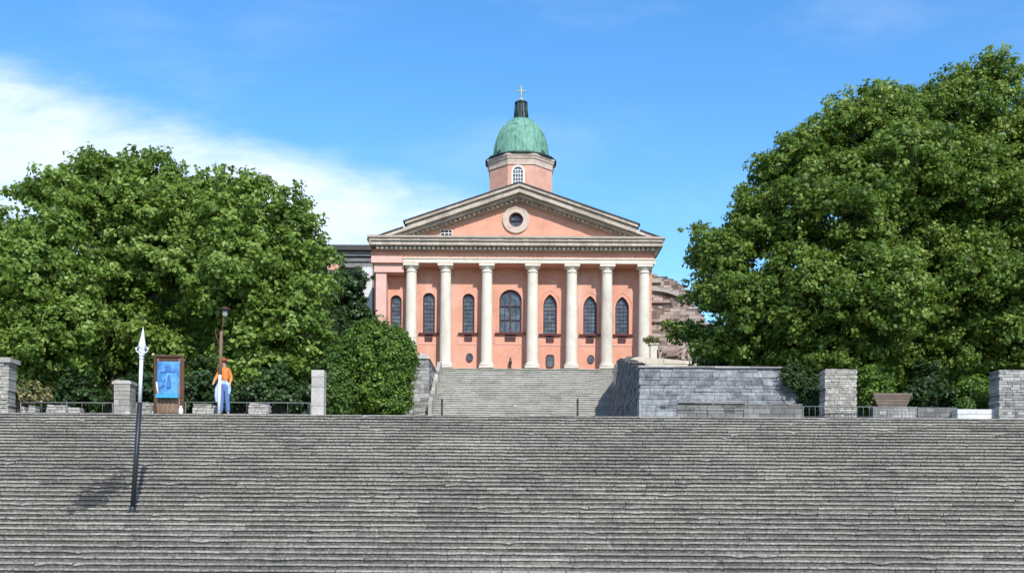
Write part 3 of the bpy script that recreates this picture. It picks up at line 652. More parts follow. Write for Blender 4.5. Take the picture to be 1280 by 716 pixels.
# piers
r, a_, b_, zt = wallpx('stone_pier', 'tall rough grey stone pier with capstone at the far left edge', 'pier', -20, 453, 11, 516, 32.8, .5, 'palestone', course=.085, bl=.2, jit=.025); cap(r, a_, b_, zt, 32.8, .5, .09, .13)
r, a_, b_, zt = wallpx('stone_pier', 'small pale stone pier with capstone between far left pier and blue panel', 'pier', 142, 480, 162.5, 516, 32.7, .5, 'palestone', course=.17, bl=.45, jit=.008); cap(r, a_, b_, zt, 32.7, .5, .04, .09, 'palestone')
r, a_, b_, zt = wallpx('stone_pier', 'plain white stone pier half hidden between tree and round bush', 'pier', 389, 462, 405, 517, 32.9, .42, 'palestone', course=.42, bl=.8, jit=.004)
r, a_, b_, zt = wallpx('stone_pier', 'square rough stone pier with flat top at the right end of bluish wall', 'pier', 1031, 461, 1071, 522, 32.6, .6, 'palestone', course=.07, bl=.17, jit=.018)
r, a_, b_, zt = wallpx('stone_pier', 'wide rough grey stone pier at the far right edge', 'pier', 1249, 462, 1300, 524, 32.6, .7, 'wallstone', course=.075, bl=.2, jit=.018)
# low walls, left
def wavy(base, amp, seed): return lambda s: base + amp * math.sin(s * 3.1 + seed) + amp * .6 * math.sin(s * 7.7 + seed * 2)
G1 = 'low broken walls along the top of the steps'
for (x0, y0, x1, y1, d, mat, lab) in ((27, 507, 31, 516, 33.0, 'palestone', 'tiny white stone post next to the far left pier'), (35, 505, 44, 516, 33.0, 'palestone', 'short white stone block right of the tiny post'),
        (58, 505, 82, 516, 33.1, 'palestone', 'low pale heap of stacked slabs left of the small pale pier'), (84, 508, 100, 517, 33.1, 'palestone', 'low lumpy pale stones beside the stacked slabs'),
        (163, 502, 191, 517, 33.3, 'wallstone', 'low grey broken wall between pale pier and blue panel'), (241, 503, 268, 517, 33.2, 'palestone', 'low pale broken wall left of the lamp post'), (311, 502, 336, 517, 33.2, 'palestone', 'low pale stone block under the trees right of the person')):
    zt_ = P((x0 + x1) / 2, y0, d).z - Z_PLAZA
    wallpx('low_wall', lab, 'low wall', x0, y0, x1, y1, d, .35, mat, G1, course=.09, bl=.22, jit=.02, topf=wavy(zt_ - .03, .03, x0))
# low walls, right
r, a_, b_, zt = wallpx('stone_block', 'pale bluish stone block at the left foot of the retaining wall', 'stone block', 801, 506, 845, 519, 33.2, .5, 'bluestone', course=.16, bl=.6, jit=.006)
c = MB(); c.box(a_.x - .05, a_.x - .001, 33.18, 33.75, Z_PLAZA, zt + .03); c.build('end_slab', M['palestone'], r); c = MB(); c.box(PX(826, 506, 33.2), PX(832, 506, 33.2), 33.17, 33.195, zt - .10, zt - .03); c.build('drain_hole', M['blackiron'], r)
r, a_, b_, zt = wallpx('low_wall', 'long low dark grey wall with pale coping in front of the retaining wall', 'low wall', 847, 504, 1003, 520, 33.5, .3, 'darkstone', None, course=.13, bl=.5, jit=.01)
c = MB(); x = a_.x
while x < PX(930, 500, 33.5): e = x + .55; c.box(x, e - .006, 33.44, 33.85, zt + .003, zt + .05 + .02 * math.sin(x * 2), random.random(), .008); x = e
c.build('coping', M['palestone'], r)
wallpx('low_wall', 'low grey wall under the brown wooden trough', 'low wall', 1092, 508, 1146, 521, 33.1, .35, 'wallstone', None, course=.1, bl=.3)
wallpx('low_wall', 'low dark wall left of the white stone block', 'low wall', 1147, 510, 1196, 522, 33.4, .3, 'darkstone', None, course=.12, bl=.4)
wallpx('stone_block', 'clean white stone block beside the far right pier', 'stone block', 1197, 511, 1248, 523, 32.9, .45, 'whitestone', None, course=.3, bl=1.4, jit=.003)
# brown trough
p0, p1 = P(1090, 509, 33.6), P(1141, 491, 33.6)
tr = thing('wooden_trough', ((p0.x + p1.x) / 2, 33.9, Z_PLAZA), 'brown slatted trough flaring upwards behind the low wall', 'trough')
t_ = MB(); nz = 5; cx_ = (p0.x + p1.x) / 2
for k in range(nz):
    za, zb_ = p0.z + (p1.z - p0.z) * k / nz + .01, p0.z + (p1.z - p0.z) * (k + 1) / nz - .008; wa = .46 + .2 * (k / nz)
    t_.hexa([(cx_ - wa, 33.6, za), (cx_ + wa, 33.6, za), (cx_ + wa, 34.1, za), (cx_ - wa, 34.1, za), (cx_ - wa - .035, 33.58, zb_), (cx_ + wa + .035, 33.58, zb_), (cx_ + wa + .035, 34.12, zb_), (cx_ - wa - .035, 34.12, zb_)], random.random())
t_.build('slats', M['trough'], tr); t_ = MB(); t_.box(cx_ - .4, cx_ + .4, 33.65, 34.05, Z_PLAZA, p0.z + .008); t_.build('foot', M['wood'], tr)

# railings
def railing(label, x0, x1, ytop, d, bars, mid=True, mat='railiron', group='low railings along the top of the steps'):
    a_ = P(x0, ytop, d); b_ = P(x1, ytop, d); z = (a_.z + b_.z) / 2
    r = thing('railing', ((a_.x + b_.x) / 2, d, Z_PLAZA), label, 'railing', group)
    m = MB(); m.tube([(a_.x, d, z), (b_.x, d, z)], .016, 6); m.build('handrail', M[mat], r)
    n = max(1, round((b_.x - a_.x) / 1.3))
    for k in range(n + 1):
        m = MB(); x = a_.x + (b_.x - a_.x) * k / n; m.box(x - .015, x + .015, d - .015, d + .015, Z_PLAZA - .02, z + .01); m.build('post', M[mat], r)
    m = MB(); x = a_.x + bars
    while x < b_.x: m.tube([(x, d, Z_PLAZA), (x, d, z)], .007, 4); x += bars
    if mid: m.tube([(a_.x, d, Z_PLAZA + .06), (b_.x, d, Z_PLAZA + .06)], .01, 4)
    m.build('bars', M[mat], r)
railing('thin low railing from the far left pier to the small pale pier', 26, 141, 503, 32.6, .65)
railing('thin low railing from the blue panel to the white pier under the trees', 232, 388, 503, 32.6, .65)
railing('thin low railing from the small pale pier to the brown blue panel frame', 164, 189, 503.5, 32.6, .6)
railing('thin low railing in front of the long dark low wall', 846, 936, 502, 33.2, .8)
railing('low barred railing across the foot of the square rough pier', 1004, 1092, 508, 32.35, .19)
railing('low barred railing between brown trough and white stone block', 1094, 1196, 509.5, 32.5, .12)
# slim bollards on the upper stairs
for px, y0, y1, d, lab in ((552.5, 499.5, 517, 50.6, 'slim black post low at the left of the upper stairs'), (722, 499.5, 519, 50.6, 'slim black post low at the right of the upper stairs'), (538.3, 482, 500, 53.0, 'slim black post against the left stair cheek')):
    p = P(px, y0, d); zb = Z_PLAZA + max(0, (d - Y_UP0)) * .469 - .15
    m = MB(); m.tube([(p.x, d, zb), (p.x, d, p.z)], .05, 8); m.ball((p.x, d, p.z), .06, 8)
    tag(m.build('post', M['blackiron'], None, (p.x, d, zb)), lab, 'post', 'slim posts on the upper stairs')

# ------------------------------------------------------------------ banner pole on the steps
d = 22.6
def stair_z(y): return Z_PLAZA - math.ceil((D_TOP - y) / RUN - 1e-6) * RISE
i_ = 28; yb = D_TOP - i_ * RUN + .19; zb = Z_PLAZA - i_ * RISE
p = P(165.5, 643, yb); zb = min(zb, p.z + .05); zb = Z_PLAZA - i_ * RISE
pt, pm = P(179, 409, yb), P(174.8, 503, yb)
pb = Vector((p.x, yb, zb)); pole = thing('spear_pole', pb, 'tall leaning pole on the steps, black below, white above with ornate spear tip', 'pole')
hd = P(176.8, 449, yb)
m = MB(); m.tube([pb, pm], .055, 12); m.lathe([(.13, zb), (.13, zb + .02), (.08, zb + .03), (.07, zb + .12), (.058, zb + .14)], pb.x, pb.y, 14); m.build('lower_shaft', M['blackiron'], pole)
m = MB(); m.tube([pm, hd], .042, 12); m.build('upper_shaft', M['whiteiron'], pole)
dirv = (pt - hd).normalized()
m = MB(); Hh = (pt - hd).length
for a_, b_, c_ in ((0, .045, 0), ):
    pts = [hd + dirv * (Hh * u) for u in (0, .04, .07, .16, .24, .30, .36, .42, .55, .75, 1.0)]
    m.tube(pts, [.042, .065, .045, .07, .085, .06, .08, .09, .065, .038, .005], 12)
m.build('spear_tip', M['whiteiron'], pole)
m = MB(); q = hd + dirv * (Hh * .29)
for sx in (-1, 1):
    m.tube([q + Vector((sx * x_, 0, z_)) for x_, z_ in ((.05, -.08), (.10, -.05), (.135, .0), (.13, .05), (.10, .06))], .016, 6); m.ball(q + Vector((sx * .135, 0, .03)), .028, 8)
m.tube([q + Vector((x_, -.08, z_)) for x_, z_ in ((-.04, .02), (0, -.06), (.04, .02), (0, .08), (-.04, .02))], .014, 6)
m.build('scroll_ornament', M['whiteiron'], pole)
m = MB(); m.lathe([(.03, q.z - .16), (.06, q.z - .14), (.03, q.z - .12)], q.x, q.y, 10); m.build('dark_boss', M['blackiron'], pole)

# ------------------------------------------------------------------ blue panel in a brown frame
d = 32.45; a_, b_ = P(192.5, 517, d), P(230, 517, d); zt = P(211, 444, d).z; zb = Z_PLAZA
bd = thing('panel_stand', ((a_.x + b_.x) / 2, d, zb), 'tall brown wooden frame holding a blue cloth panel with a blue ledge', 'panel stand')
fw = .09
for x0 in (a_.x, b_.x - fw): m = MB(); m.box(x0, x0 + fw, d - .04, d + .05, zb, zt, random.random()); m.build('frame_post', M['wood'], bd)
for x0 in (a_.x + fw + .012, b_.x - 2 * fw + .01): m = MB(); m.box(x0, x0 + .05, d - .02, d + .04, zb, zt - .1, .9); m.build('inner_post', M['polewood'], bd)
m = MB(); m.box(a_.x - .02, b_.x + .01, d - .06, d + .06, zt - .055, zt + .01); m.box(a_.x + fw, b_.x - fw, d - .01, d + .04, zt - .22, zt - .056, .3); m.build('top_rail', M['wood'], bd)
zp0, zp1 = P(211, 493, d).z, zt - .2
xa, xb = PX(197.5, 470, d), PX(225, 470, d)
m = MB(); nn = 12
for k in range(nn):   # cloth sags a little
    u0, u1 = k / nn, (k + 1) / nn; f = lambda u: -.045 - .05 * math.sin(PI * u)
    m.add([(xa, d + f(u0), zp0 + (zp1 - zp0) * u0), (xb, d + f(u0), zp0 + (zp1 - zp0) * u0), (xb, d + f(u1), zp0 + (zp1 - zp0) * u1), (xa, d + f(u1), zp0 + (zp1 - zp0) * u1),
           (xa, d + f(u0) + .02, zp0 + (zp1 - zp0) * u0), (xb, d + f(u0) + .02, zp0 + (zp1 - zp0) * u0), (xb, d + f(u1) + .02, zp0 + (zp1 - zp0) * u1), (xa, d + f(u1) + .02, zp0 + (zp1 - zp0) * u1)], [(0, 1, 2, 3), (5, 4, 7, 6), (1, 5, 6, 2), (4, 0, 3, 7)], .5, True)
pn = m.build('cloth_panel', M['blue'], bd)
m = MB(); cx_ = (xa + xb) / 2; zm = (zp0 + zp1) / 2      # faded dark-blue print: a rough upright shape under a bar
yy = d - .112
m.prism([(cx_ - .09, zm + .22), (cx_ + .09, zm + .22), (cx_ + .11, zm + .36), (cx_, zm + .44), (cx_ - .11, zm + .36)], yy, yy + .012)
m.prism([(cx_ - .25, zm + .16), (cx_ + .24, zm + .18), (cx_ + .24, zm + .21), (cx_ - .25, zm + .2)], yy + .001, yy + .013)
m.prism([(cx_ - .03, zm - .32), (cx_ + .10, zm - .30), (cx_ + .07, zm + .06), (cx_ + .02, zm + .1), (cx_ - .02, zm - .02)], yy, yy + .012)
m.prism([(cx_ - .2, zm - .3), (cx_ - .18, zm - .32), (cx_ - .07, zm - .02), (cx_ - .1, zm)], yy, yy + .012)
m.build('print', M['bluedark'], pn)
m = MB(); m.hexa([(xa - .01, d - .2, zp0 - .12), (xb + .01, d - .2, zp0 - .12), (xb + .01, d - .06, zp0 - .10), (xa - .01, d - .06, zp0 - .10), (xa - .01, d - .2, zp0 - .01), (xb + .01, d - .2, zp0 - .01), (xb + .01, d - .055, zp0 + .02), (xa - .01, d - .055, zp0 + .02)]); m.build('ledge', M['bluetrim'], bd)
m = MB(); m.box(a_.x + fw + .07, b_.x - fw - .07, d + .0, d + .03, zb + .06, zp0 - .14, .6)
for k in range(4): m.box(a_.x + fw + .1 + k * .13, a_.x + fw + .15 + k * .13, d - .02, d - .002, zb + .12, zp0 - .16, random.random())
m.build('lower_board', M['polewood'], bd)
for px, dz in ((197.3, 0), (225, 0)): m = MB(); x = PX(px, 490, d); m.tube([(x, d - .14, zp0 + .28), (x + .005, d - .17, zp0 - .1), (x, d - .12, zb)], .018, 6); m.build('front_brace', M['polewood'], bd)
m = MB(); x = PX(198, 490, d); m.tube([(x - .02, d - .13, zp0 + .38), (x + .05, d - .16, zp0 + .0)], .025, 6); m.build('white_strap', M['whitepaint'], bd)
m = MB(); m.ball((a_.x - .03, d - .02, zt + .02), .05, 10); m.build('knob', M['gilt'], bd)
p = P(226, 512, d - .3); wp = MB(); wp.lathe([(.055, zb), (.075, zb + .02), (.07, zb + .16), (.04, zb + .22), (.045, zb + .26)], p.x, d - .3, 12)
tag(wp.build('jug', M['whitepaint'], None, (p.x, d - .3, zb)), 'small white jug standing at the right foot of the blue panel stand', 'jug')

# ------------------------------------------------------------------ lamp post, orange bundle, person
d = 32.35; zb = Z_PLAZA
p0, p1, p2, p3 = P(273.5, 516, d), P(275, 468, d), P(276.8, 414, d), P(280, 394, d)
lpst = thing('lamp_post', (p0.x, d, zb), 'thin lamp post with brown top half and small dark lamp before the left trees', 'lamp post')
m = MB(); m.tube([(p0.x, d, zb), p1], .05, 10); m.build('lower_pole', M['whitepaint'], lpst)
m = MB(); m.tube([p1, p2], [.06, .05], 10); m.build('upper_pole', M['polewood'], lpst)
m = MB(); m.tube([p2, P(279, 404, d), p3], [.03, .022, .02], 8); m.tube([P(275, 432, d), P(271, 422, d), P(268.5, 412, d)], [.02, .018, .01], 6); m.build('arm', M['wood'], lpst)
m = MB(); m.lathe([(.03, p3.z - .05), (.085, p3.z + .0), (.09, p3.z + .13), (.05, p3.z + .16)], p3.x + .03, d, 12); m.build('lamp_glass', M['palestone'], lpst)
m = MB(); m.lathe([(.20, p3.z + .165), (.21, p3.z + .18), (.06, p3.z + .25), (.02, p3.z + .28)], p3.x + .03, d, 16); m.build('lamp_cap', M['winframe'], lpst)
def skinned(name, chains, mat, parent, sub=2, root=0):
    """one continuous surface grown from a skeleton: chains = list of [(x,y,z,r)...]; shared points merge"""
    vs, rs, es, idx = [], [], [], {}
    for ch in chains:
        prev = None
        for (x, y, z, r) in ch:
            k = (round(x, 4), round(y, 4), round(z, 4))
            if k not in idx: idx[k] = len(vs); vs.append((x, y, z)); rs.append(r)
            i = idx[k]
            if prev is not None and prev != i: es.append((prev, i))
            prev = i
    me = bpy.data.meshes.new(name + '_cage'); me.from_pydata(vs, es, [])
    ob = bpy.data.objects.new(name + '_cage', me); COL.objects.link(ob)
    sk = ob.modifiers.new('s', 'SKIN'); sk.use_smooth_shade = True
    for i, r in enumerate(rs):
        v = me.skin_vertices[0].data[i]; v.radius = (r, r) if not isinstance(r, tuple) else r; v.use_root = (i == root)
    ss = ob.modifiers.new('u', 'SUBSURF'); ss.levels = sub; ss.render_levels = sub
    dg = bpy.context.evaluated_depsgraph_get(); dg.update()
    me2 = bpy.data.meshes.new_from_object(ob.evaluated_get(dg)); me2.name = name
    bpy.data.objects.remove(ob); me2.materials.clear(); me2.materials.append(mat)
    for p_ in me2.polygons: p_.use_smooth = True
    o2 = bpy.data.objects.new(name, me2); COL.objects.link(o2); o2.parent = parent; WL[o2.name] = WL[parent.name]
    return o2
pp = P(278.2, 516, 32.58); per = thing('person', (pp.x, 32.58, Z_PLAZA), 'person in orange jacket, red cap and jeans, pale blue coat round waist, behind lamp post', 'person')
# local frame: x right, -y towards the camera, about 1.8 m tall, weight on one leg, leaning to the post
pel = (0.06, 0, .94, .105); sp1 = (0.07, 0, 1.08, .10); sp2 = (.07, 0, 1.36, .115); nk = (.045, 0, 1.53, .05); hd0 = (.035, -.02, 1.60, .065); hd1 = (.03, -.03, 1.68, .08); hd2 = (.03, -.02, 1.76, .055)
lsh = (-.07, 0, 1.45, .055); rsh = (.20, 0, 1.44, .055)
lel = (-.17, -.05, 1.24, .042); lha = (-.24, -.16, 1.06, .028); rel = (.26, .03, 1.20, .04); rha = (.23, -.05, .98, .028)
def hand(w, dr):
    w = Vector(w[:3]); dr = Vector(dr).normalized(); sd = dr.cross(Vector((0, 1, 0))).normalized() if abs(dr.y) < .8 else Vector((1, 0, 0)); up = sd.cross(dr)
    palm = w + dr * .05; out = [[(*w, .024), (*palm, .026)]]
    for k, l in zip((-1.5, -.5, .5, 1.5), (.045, .055, .052, .04)):
        b = palm + sd * k * .015; out.append([(*palm, .026), (*(b + dr * .02), .008), (*(b + dr * (.02 + l * .5) + up * .008), .007), (*(b + dr * (.02 + l * .8) + up * .03), .006)])
    out.append([(*w, .024), (*(w + dr * .02 + sd * .03), .009), (*(w + dr * .05 + sd * .042 + up * .01), .008)])
    return out
lkn = (-.03, -.03, .50, .06); lan = (-.05, 0, .10, .04); rkn = (.15, -.02, .50, .06); ran = (.17, .03, .10, .04)
body = [[pel, sp1, sp2, nk, hd0, hd1, hd2], [sp2, lsh, lel, lha], [sp2, rsh, rel, rha], [pel, (-.02, 0, .84, .085), lkn, lan, (-.07, -.13, .03, .03)], [pel, (.14, 0, .84, .085), rkn, ran, (.20, -.10, .03, .03)], [(*hd0[:3], .065), (.03, -.115, 1.645, .018)]]
body += hand(lha, (-.1, -.4, -.9)) + hand(rha, (-.05, -.2, -1))
skinned('body', body, M['skin'], per, 2)
jk = [[(.07, 0, 1.10, .125), (.08, 0, 1.22, .145), (.075, 0, 1.36, .145), (.06, 0, 1.46, .12), (.045, 0, 1.54, .07)], [(.06, 0, 1.46, .12), (-.08, 0, 1.45, .07), (-.17, -.05, 1.24, .058), (-.225, -.13, 1.10, .045)], [(.06, 0, 1.46, .12), (.20, 0, 1.44, .07), (.265, .03, 1.20, .056), (.24, -.03, 1.04, .044)]]
skinned('jacket', jk, M['orange'], per, 2)
tr_ = [[(.065, 0, 1.14, .125), (.06, 0, 1.02, .135), (.06, 0, .93, .135), (-.02, 0, .82, .105), (-.03, -.02, .50, .078), (-.05, 0, .09, .068)], [(.06, 0, .93, .135), (.14, 0, .82, .105), (.15, -.01, .50, .078), (.17, .03, .09, .068)]]
skinned('trousers', tr_, M['jeans'], per, 2)
skinned('waist_coat', [[(-.16, -.06, .40, .05), (-.17, -.07, .60, .075), (-.15, -.06, .84, .085), (-.08, -.04, 1.00, .09), (.06, -.0, 1.04, .145), (.19, -.02, .98, .08), (.215, -.02, .84, .065), (.20, -.03, .66, .04)]], M['jacket'], per, 2)
for x, y in ((-.05, 0), (.17, .03)):
    skinned('shoe', [[(x, y + .06, .055, .045), (x, y, .06, .052), (x - .01, y - .10, .045, .044), (x - .015, y - .18, .035, .034)]], M['shoe'], per, 2)
o_ = Vector((pp.x, 32.58, Z_PLAZA))
m = MB(); m.ball(o_ + Vector((.032, .01, 1.70)), .098, 16, (1, 1, 1)); m.build('hair', M['hair'], per)
m = MB(); cx_, cy_ = o_.x + .032, o_.y - .005; m.lathe([(.108, o_.z + 1.725), (.112, o_.z + 1.75), (.10, o_.z + 1.80), (.06, o_.z + 1.835), (.01, o_.z + 1.845)], cx_, cy_, 18)
m.hexa([(cx_ - .07, cy_ - .18, o_.z + 1.722), (cx_ + .07, cy_ - .18, o_.z + 1.722), (cx_ + .09, cy_ - .06, o_.z + 1.73), (cx_ - .09, cy_ - .06, o_.z + 1.73), (cx_ - .07, cy_ - .18, o_.z + 1.734), (cx_ + .07, cy_ - .18, o_.z + 1.734), (cx_ + .09, cy_ - .06, o_.z + 1.744), (cx_ - .09, cy_ - .06, o_.z + 1.744)]); m.build('cap', M['redbrown'], per)
for sx in (-1, 1): m = MB(); m.ball(o_ + Vector((.032 + sx * .03, -.10, 1.685)), .011, 8); m.build('eye', M['shoe'], per)
m = MB(); m.ball(o_ + Vector((.035, -.09, 1.605)), .02, 8, (1.2, .5, .35)); m.build('mouth', M['redbrown'], per)

# ------------------------------------------------------------------ foliage
def leaf_mesh(name, pos, nrm, size, tone, mat, parent):
    n = len(pos)
    t = RNG.normal(size=(n, 3)); t -= (t * nrm).sum(1, keepdims=True) * nrm; t /= np.linalg.norm(t, axis=1, keepdims=True) + 1e-9
    b = np.cross(nrm, t); s = size[:, None]
    asp = RNG.uniform(.55, .85, (n, 1))
    v = np.empty((n, 4, 3)); fold = nrm * s * RNG.uniform(.05, .3, (n, 1))
    v[:, 0] = pos - t * s; v[:, 1] = pos + b * s * asp + fold; v[:, 2] = pos + t * s * RNG.uniform(.8, 1.2, (n, 1)); v[:, 3] = pos - b * s * asp + fold * RNG.uniform(.2, 1, (n, 1))
    o = np.array(WL[parent.name]); v = (v - o).reshape(-1, 3).astype(np.float32)
    me = bpy.data.meshes.new(name); me.vertices.add(4 * n); me.vertices.foreach_set('co', v.ravel())
    me.loops.add(4 * n); me.loops.foreach_set('vertex_index', np.arange(4 * n, dtype=np.int32))
    me.polygons.add(n); me.polygons.foreach_set('loop_start', np.arange(0, 4 * n, 4, dtype=np.int32)); me.polygons.foreach_set('loop_total', np.full(n, 4, dtype=np.int32))
    me.update(calc_edges=True)
    a = me.attributes.new('tone', 'FLOAT', 'FACE'); a.data.foreach_set('value', np.clip(tone, 0, 1).astype(np.float32))
    me.materials.append(mat); ob = bpy.data.objects.new(name, me); COL.objects.link(ob); ob.parent = parent; WL[ob.name] = Vector(o)
    return ob
def boughs(lobes, br, sp, up=.25):
    """break each big lobe into separate leafy boughs lying on its surface"""
    out = []; L = np.array(lobes, float)
    for li, l in enumerate(L):
        a = 4 * PI * (l[3] * l[4] + l[3] * l[5] + l[4] * l[5]) / 3; n = max(5, int(a / sp ** 2))
        d = RNG.normal(size=(n, 3)); d[:, 2] += up; d /= np.linalg.norm(d, axis=1, keepdims=True)
        k = RNG.uniform(.70, 1.08, n); c = l[:3] + d * l[3:] * k[:, None]
        for q, dd in zip(c, d):
            if any((((q - m[:3]) / m[3:]) ** 2).sum() < .5 for j, m in enumerate(L) if j != li): continue
            s = br * RNG.uniform(.35, 1.25); out.append((q[0], q[1], q[2], s * RNG.uniform(.85, 1.25), s * RNG.uniform(.85, 1.25), s * RNG.uniform(.55, 1.1)))
    return out
def foliage(lobes, leaf, clump_r, per, spacing, shell=0.25, droop=0.0, fill=0.25, rough=0.18, top=False):
    """lobes: (cx,cy,cz,rx,ry,rz). leaves sit in clumps spread over each lobe's uneven surface, some inside"""
    L = np.array(lobes, float); P_, N_, S_, T_ = [], [], [], []
    lt = RNG.normal(0, .10, len(L))
    for li, l in enumerate(L):
        area = 4 * PI * ((l[3] * l[4]) ** 1.6 / 3 + (l[3] * l[5]) ** 1.6 / 3 + (l[4] * l[5]) ** 1.6 / 3) ** (1 / 1.6)
        nc = max(6, int(area / spacing ** 2)); nf = int(nc * fill)
        d = RNG.normal(size=(nc + nf, 3)); d /= np.linalg.norm(d, axis=1, keepdims=True)
        k = np.concatenate([1 + RNG.normal(0, rough * .5, nc) - RNG.random(nc) * shell, RNG.uniform(.3, .8, nf)])
        c = l[:3] + d * l[3:] * k[:, None]
        inside = np.zeros(len(c), bool)
        for lj, m in enumerate(L):
            if lj != li: inside |= (((c - m[:3]) / m[3:]) ** 2).sum(1) < .62
        keep = ~inside | (RNG.random(len(c)) < .12)
        if top: keep &= (d[:, 2] > -.55) | (RNG.random(len(c)) < .25)
        c, d = c[keep], d[keep]; n = len(c)
        cr = clump_r * RNG.uniform(.55, 1.35, n); cnt = (per * RNG.uniform(.5, 1.4, n) * (cr / clump_r) ** 1.6).astype(int) + 3
        idx = np.repeat(np.arange(n), cnt); q = RNG.normal(size=(len(idx), 3)); q /= np.linalg.norm(q, axis=1, keepdims=True)
        q *= (RNG.random(len(idx)) ** .45)[:, None] * cr[idx][:, None] * np.array([1.15, 1.15, .8])
        p = c[idx] + q; p[:, 2] -= droop * np.abs(q[:, :2]).sum(1)
        nn = d[idx] * .55 + q / (cr[idx][:, None]) * .5 + np.array([0, 0, .45]) + RNG.normal(0, .55, (len(idx), 3)); nn /= np.linalg.norm(nn, axis=1, keepdims=True)
        tc_ = RNG.normal(.42, .15, n) + lt[li]
        P_.append(p); N_.append(nn); S_.append(leaf * RNG.uniform(.6, 1.25, len(idx))); T_.append(tc_[idx] + RNG.normal(0, .16, len(idx)))
    return np.concatenate(P_), np.concatenate(N_), np.concatenate(S_), np.concatenate(T_)
def limbs(base, lobes, r0, n_twig=3):
    m = MB(); base = Vector(base); cs = [Vector(l[:3]) for l in lobes]
    ctr = sum(cs, Vector()) / len(cs); fork = base.lerp(Vector((ctr.x, ctr.y, base.z + (ctr.z - base.z) * .55)), .75)
    mid = base.lerp(fork, .5) + Vector((random.uniform(-.15, .15), random.uniform(-.1, .1), 0))
    m.tube([base + Vector((0, 0, -.3)), base + Vector((0, 0, .25)), mid, fork], [r0 * 1.35, r0, r0 * .85, r0 * .7], 12)
    br = MB()
    for l, c in zip(lobes, cs):
        k1 = fork.lerp(c, .5) + Vector((random.uniform(-.4, .4), random.uniform(-.4, .4), random.uniform(.0, .5)))
        br.tube([fork - Vector((0, 0, .2)), k1, c], [r0 * .45, r0 * .28, r0 * .14], 7)
        for _ in range(n_twig):
            dv = Vector([random.gauss(0, 1) for _ in range(3)]).normalized(); e = c + Vector((dv.x * l[3], dv.y * l[4], abs(dv.z) * l[5])) * .85
            br.tube([k1.lerp(c, random.uniform(.3, 1)), (c + e) / 2 + Vector((0, 0, .1)), e], [r0 * .13, r0 * .08, .015], 5)
    return m, br
def lobes_px(lst, d, depth=1.0):
    out = []
    for (px, py, rx, ry, *dd) in lst:
        q = P(px, py, d + (dd[0] if dd else 0)); s = q.y / F
        out.append((q.x, q.y, q.z, rx * s, (rx + ry) / 2 * s * depth, ry * s))
    return out
def tree(name, label, lst, d, base_px, mat, r0=.28, leaf=.098, cl=.42, per=46, sp=.60, group=None, depth=1.0, cat='tree', fill=.22, shell=.3, rough=.26, bough=.72, shrink=True):
    lb = lobes_px(lst, d, depth); bx = PX(base_px, 500, d); bz = hgt(bx, d)
    root = thing(name, (bx, d, bz), label, cat, group)
    sk = 17 * d / F if shrink else 0; sl_ = [(l[0], l[1], l[2], l[3] - min(sk, .3 * l[3]), l[4] - min(sk, .3 * l[4]), l[5] - min(sk, .3 * l[5])) for l in lb]
    p, n, s, t = foliage(boughs(sl_, bough, bough * 1.12), leaf, cl * .60, per * .5, sp * .66, fill=.15, shell=.5, rough=.65, top=True)
    p2, n2, s2, t2 = foliage([(l[0], l[1], l[2], l[3] * .72, l[4] * .72, l[5] * .72) for l in sl_], leaf * 1.25, cl * 1.2, per * .6, sp * 1.6, fill=.4, shell=.4)
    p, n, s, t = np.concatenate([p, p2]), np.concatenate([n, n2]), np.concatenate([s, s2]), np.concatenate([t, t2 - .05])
    ok = p[:, 2] > bz + .05; p, n, s, t = p[ok], n[ok], s[ok], t[ok]
    leaf_mesh('crown', p, n, s, t, mat, root)
    m, br = limbs((bx, d, bz), lb, r0); tk = m.build('trunk', M['bark'], root); br.build('limbs', M['bark'], tk)
    print('TREE', label[:30], len(p)); return root
GL, GR = 'broadleaf trees left of the church', 'broadleaf trees right of the church'
tree('broadleaf_tree', 'big broadleaf tree right of the church with spreading left branches over rubble wall', [
    (1078, 174, 66, 60), (1030, 190, 52, 50), (985, 225, 48, 48), (1120, 220, 80, 70, -1), (1055, 270, 85, 75, -1.5), (955, 285, 52, 52), (912, 318, 44, 36), (890, 314, 22, 18, .5), (938, 378, 50, 42, -1), (896, 374, 28, 20, .5), (866, 416, 22, 14, 1), (915, 432, 44, 28, 0),
    (1000, 370, 80, 65, -1.5), (1090, 380, 85, 70, -2), (975, 440, 60, 32, 0), (1060, 450, 75, 38, -1), (1138, 150, 36, 36, 1), (1140, 320, 60, 60, 1), (945, 266, 26, 22, .3), (1100, 126, 32, 20, 0)], 38.5, 1062, M['leaf2'], .34, leaf=.082, per=58, group=GR)
tree('broadleaf_tree', 'tallest broadleaf tree at the right edge above the far right pier', [
    (1222, 147, 48, 52), (1275, 192, 60, 76), (1185, 175, 45, 55, 1), (1200, 250, 75, 70, -1), (1285, 280, 80, 80, -1), (1180, 340, 70, 62, -1.5), (1260, 380, 85, 70, -2), (1190, 430, 75, 48, -1), (1290, 460, 80, 45, -1), (1130, 455, 50, 40, 0), (1340, 245, 70, 100), (1340, 380, 80, 90), (1236, 103, 22, 18), (1185, 128, 20, 20, 1)], 39.5, 1225, M['leaf2'], .34, leaf=.082, per=58, group=GR)
tree('broadleaf_tree', 'light green broadleaf tree at the far left edge above the far left pier', [
    (15, 304, 52, 42), (62, 308, 42, 36), (30, 350, 72, 55, -1), (-40, 345, 50, 66), (75, 360, 42, 40), (50, 415, 68, 48, -1), (-20, 430, 70, 60, -1), (85, 440, 48, 36, -.5), (20, 468, 60, 30, -.5), (105, 405, 22, 18, 0)], 36.0, 30, M['leaf'], .26, leaf=.092, group=GL)
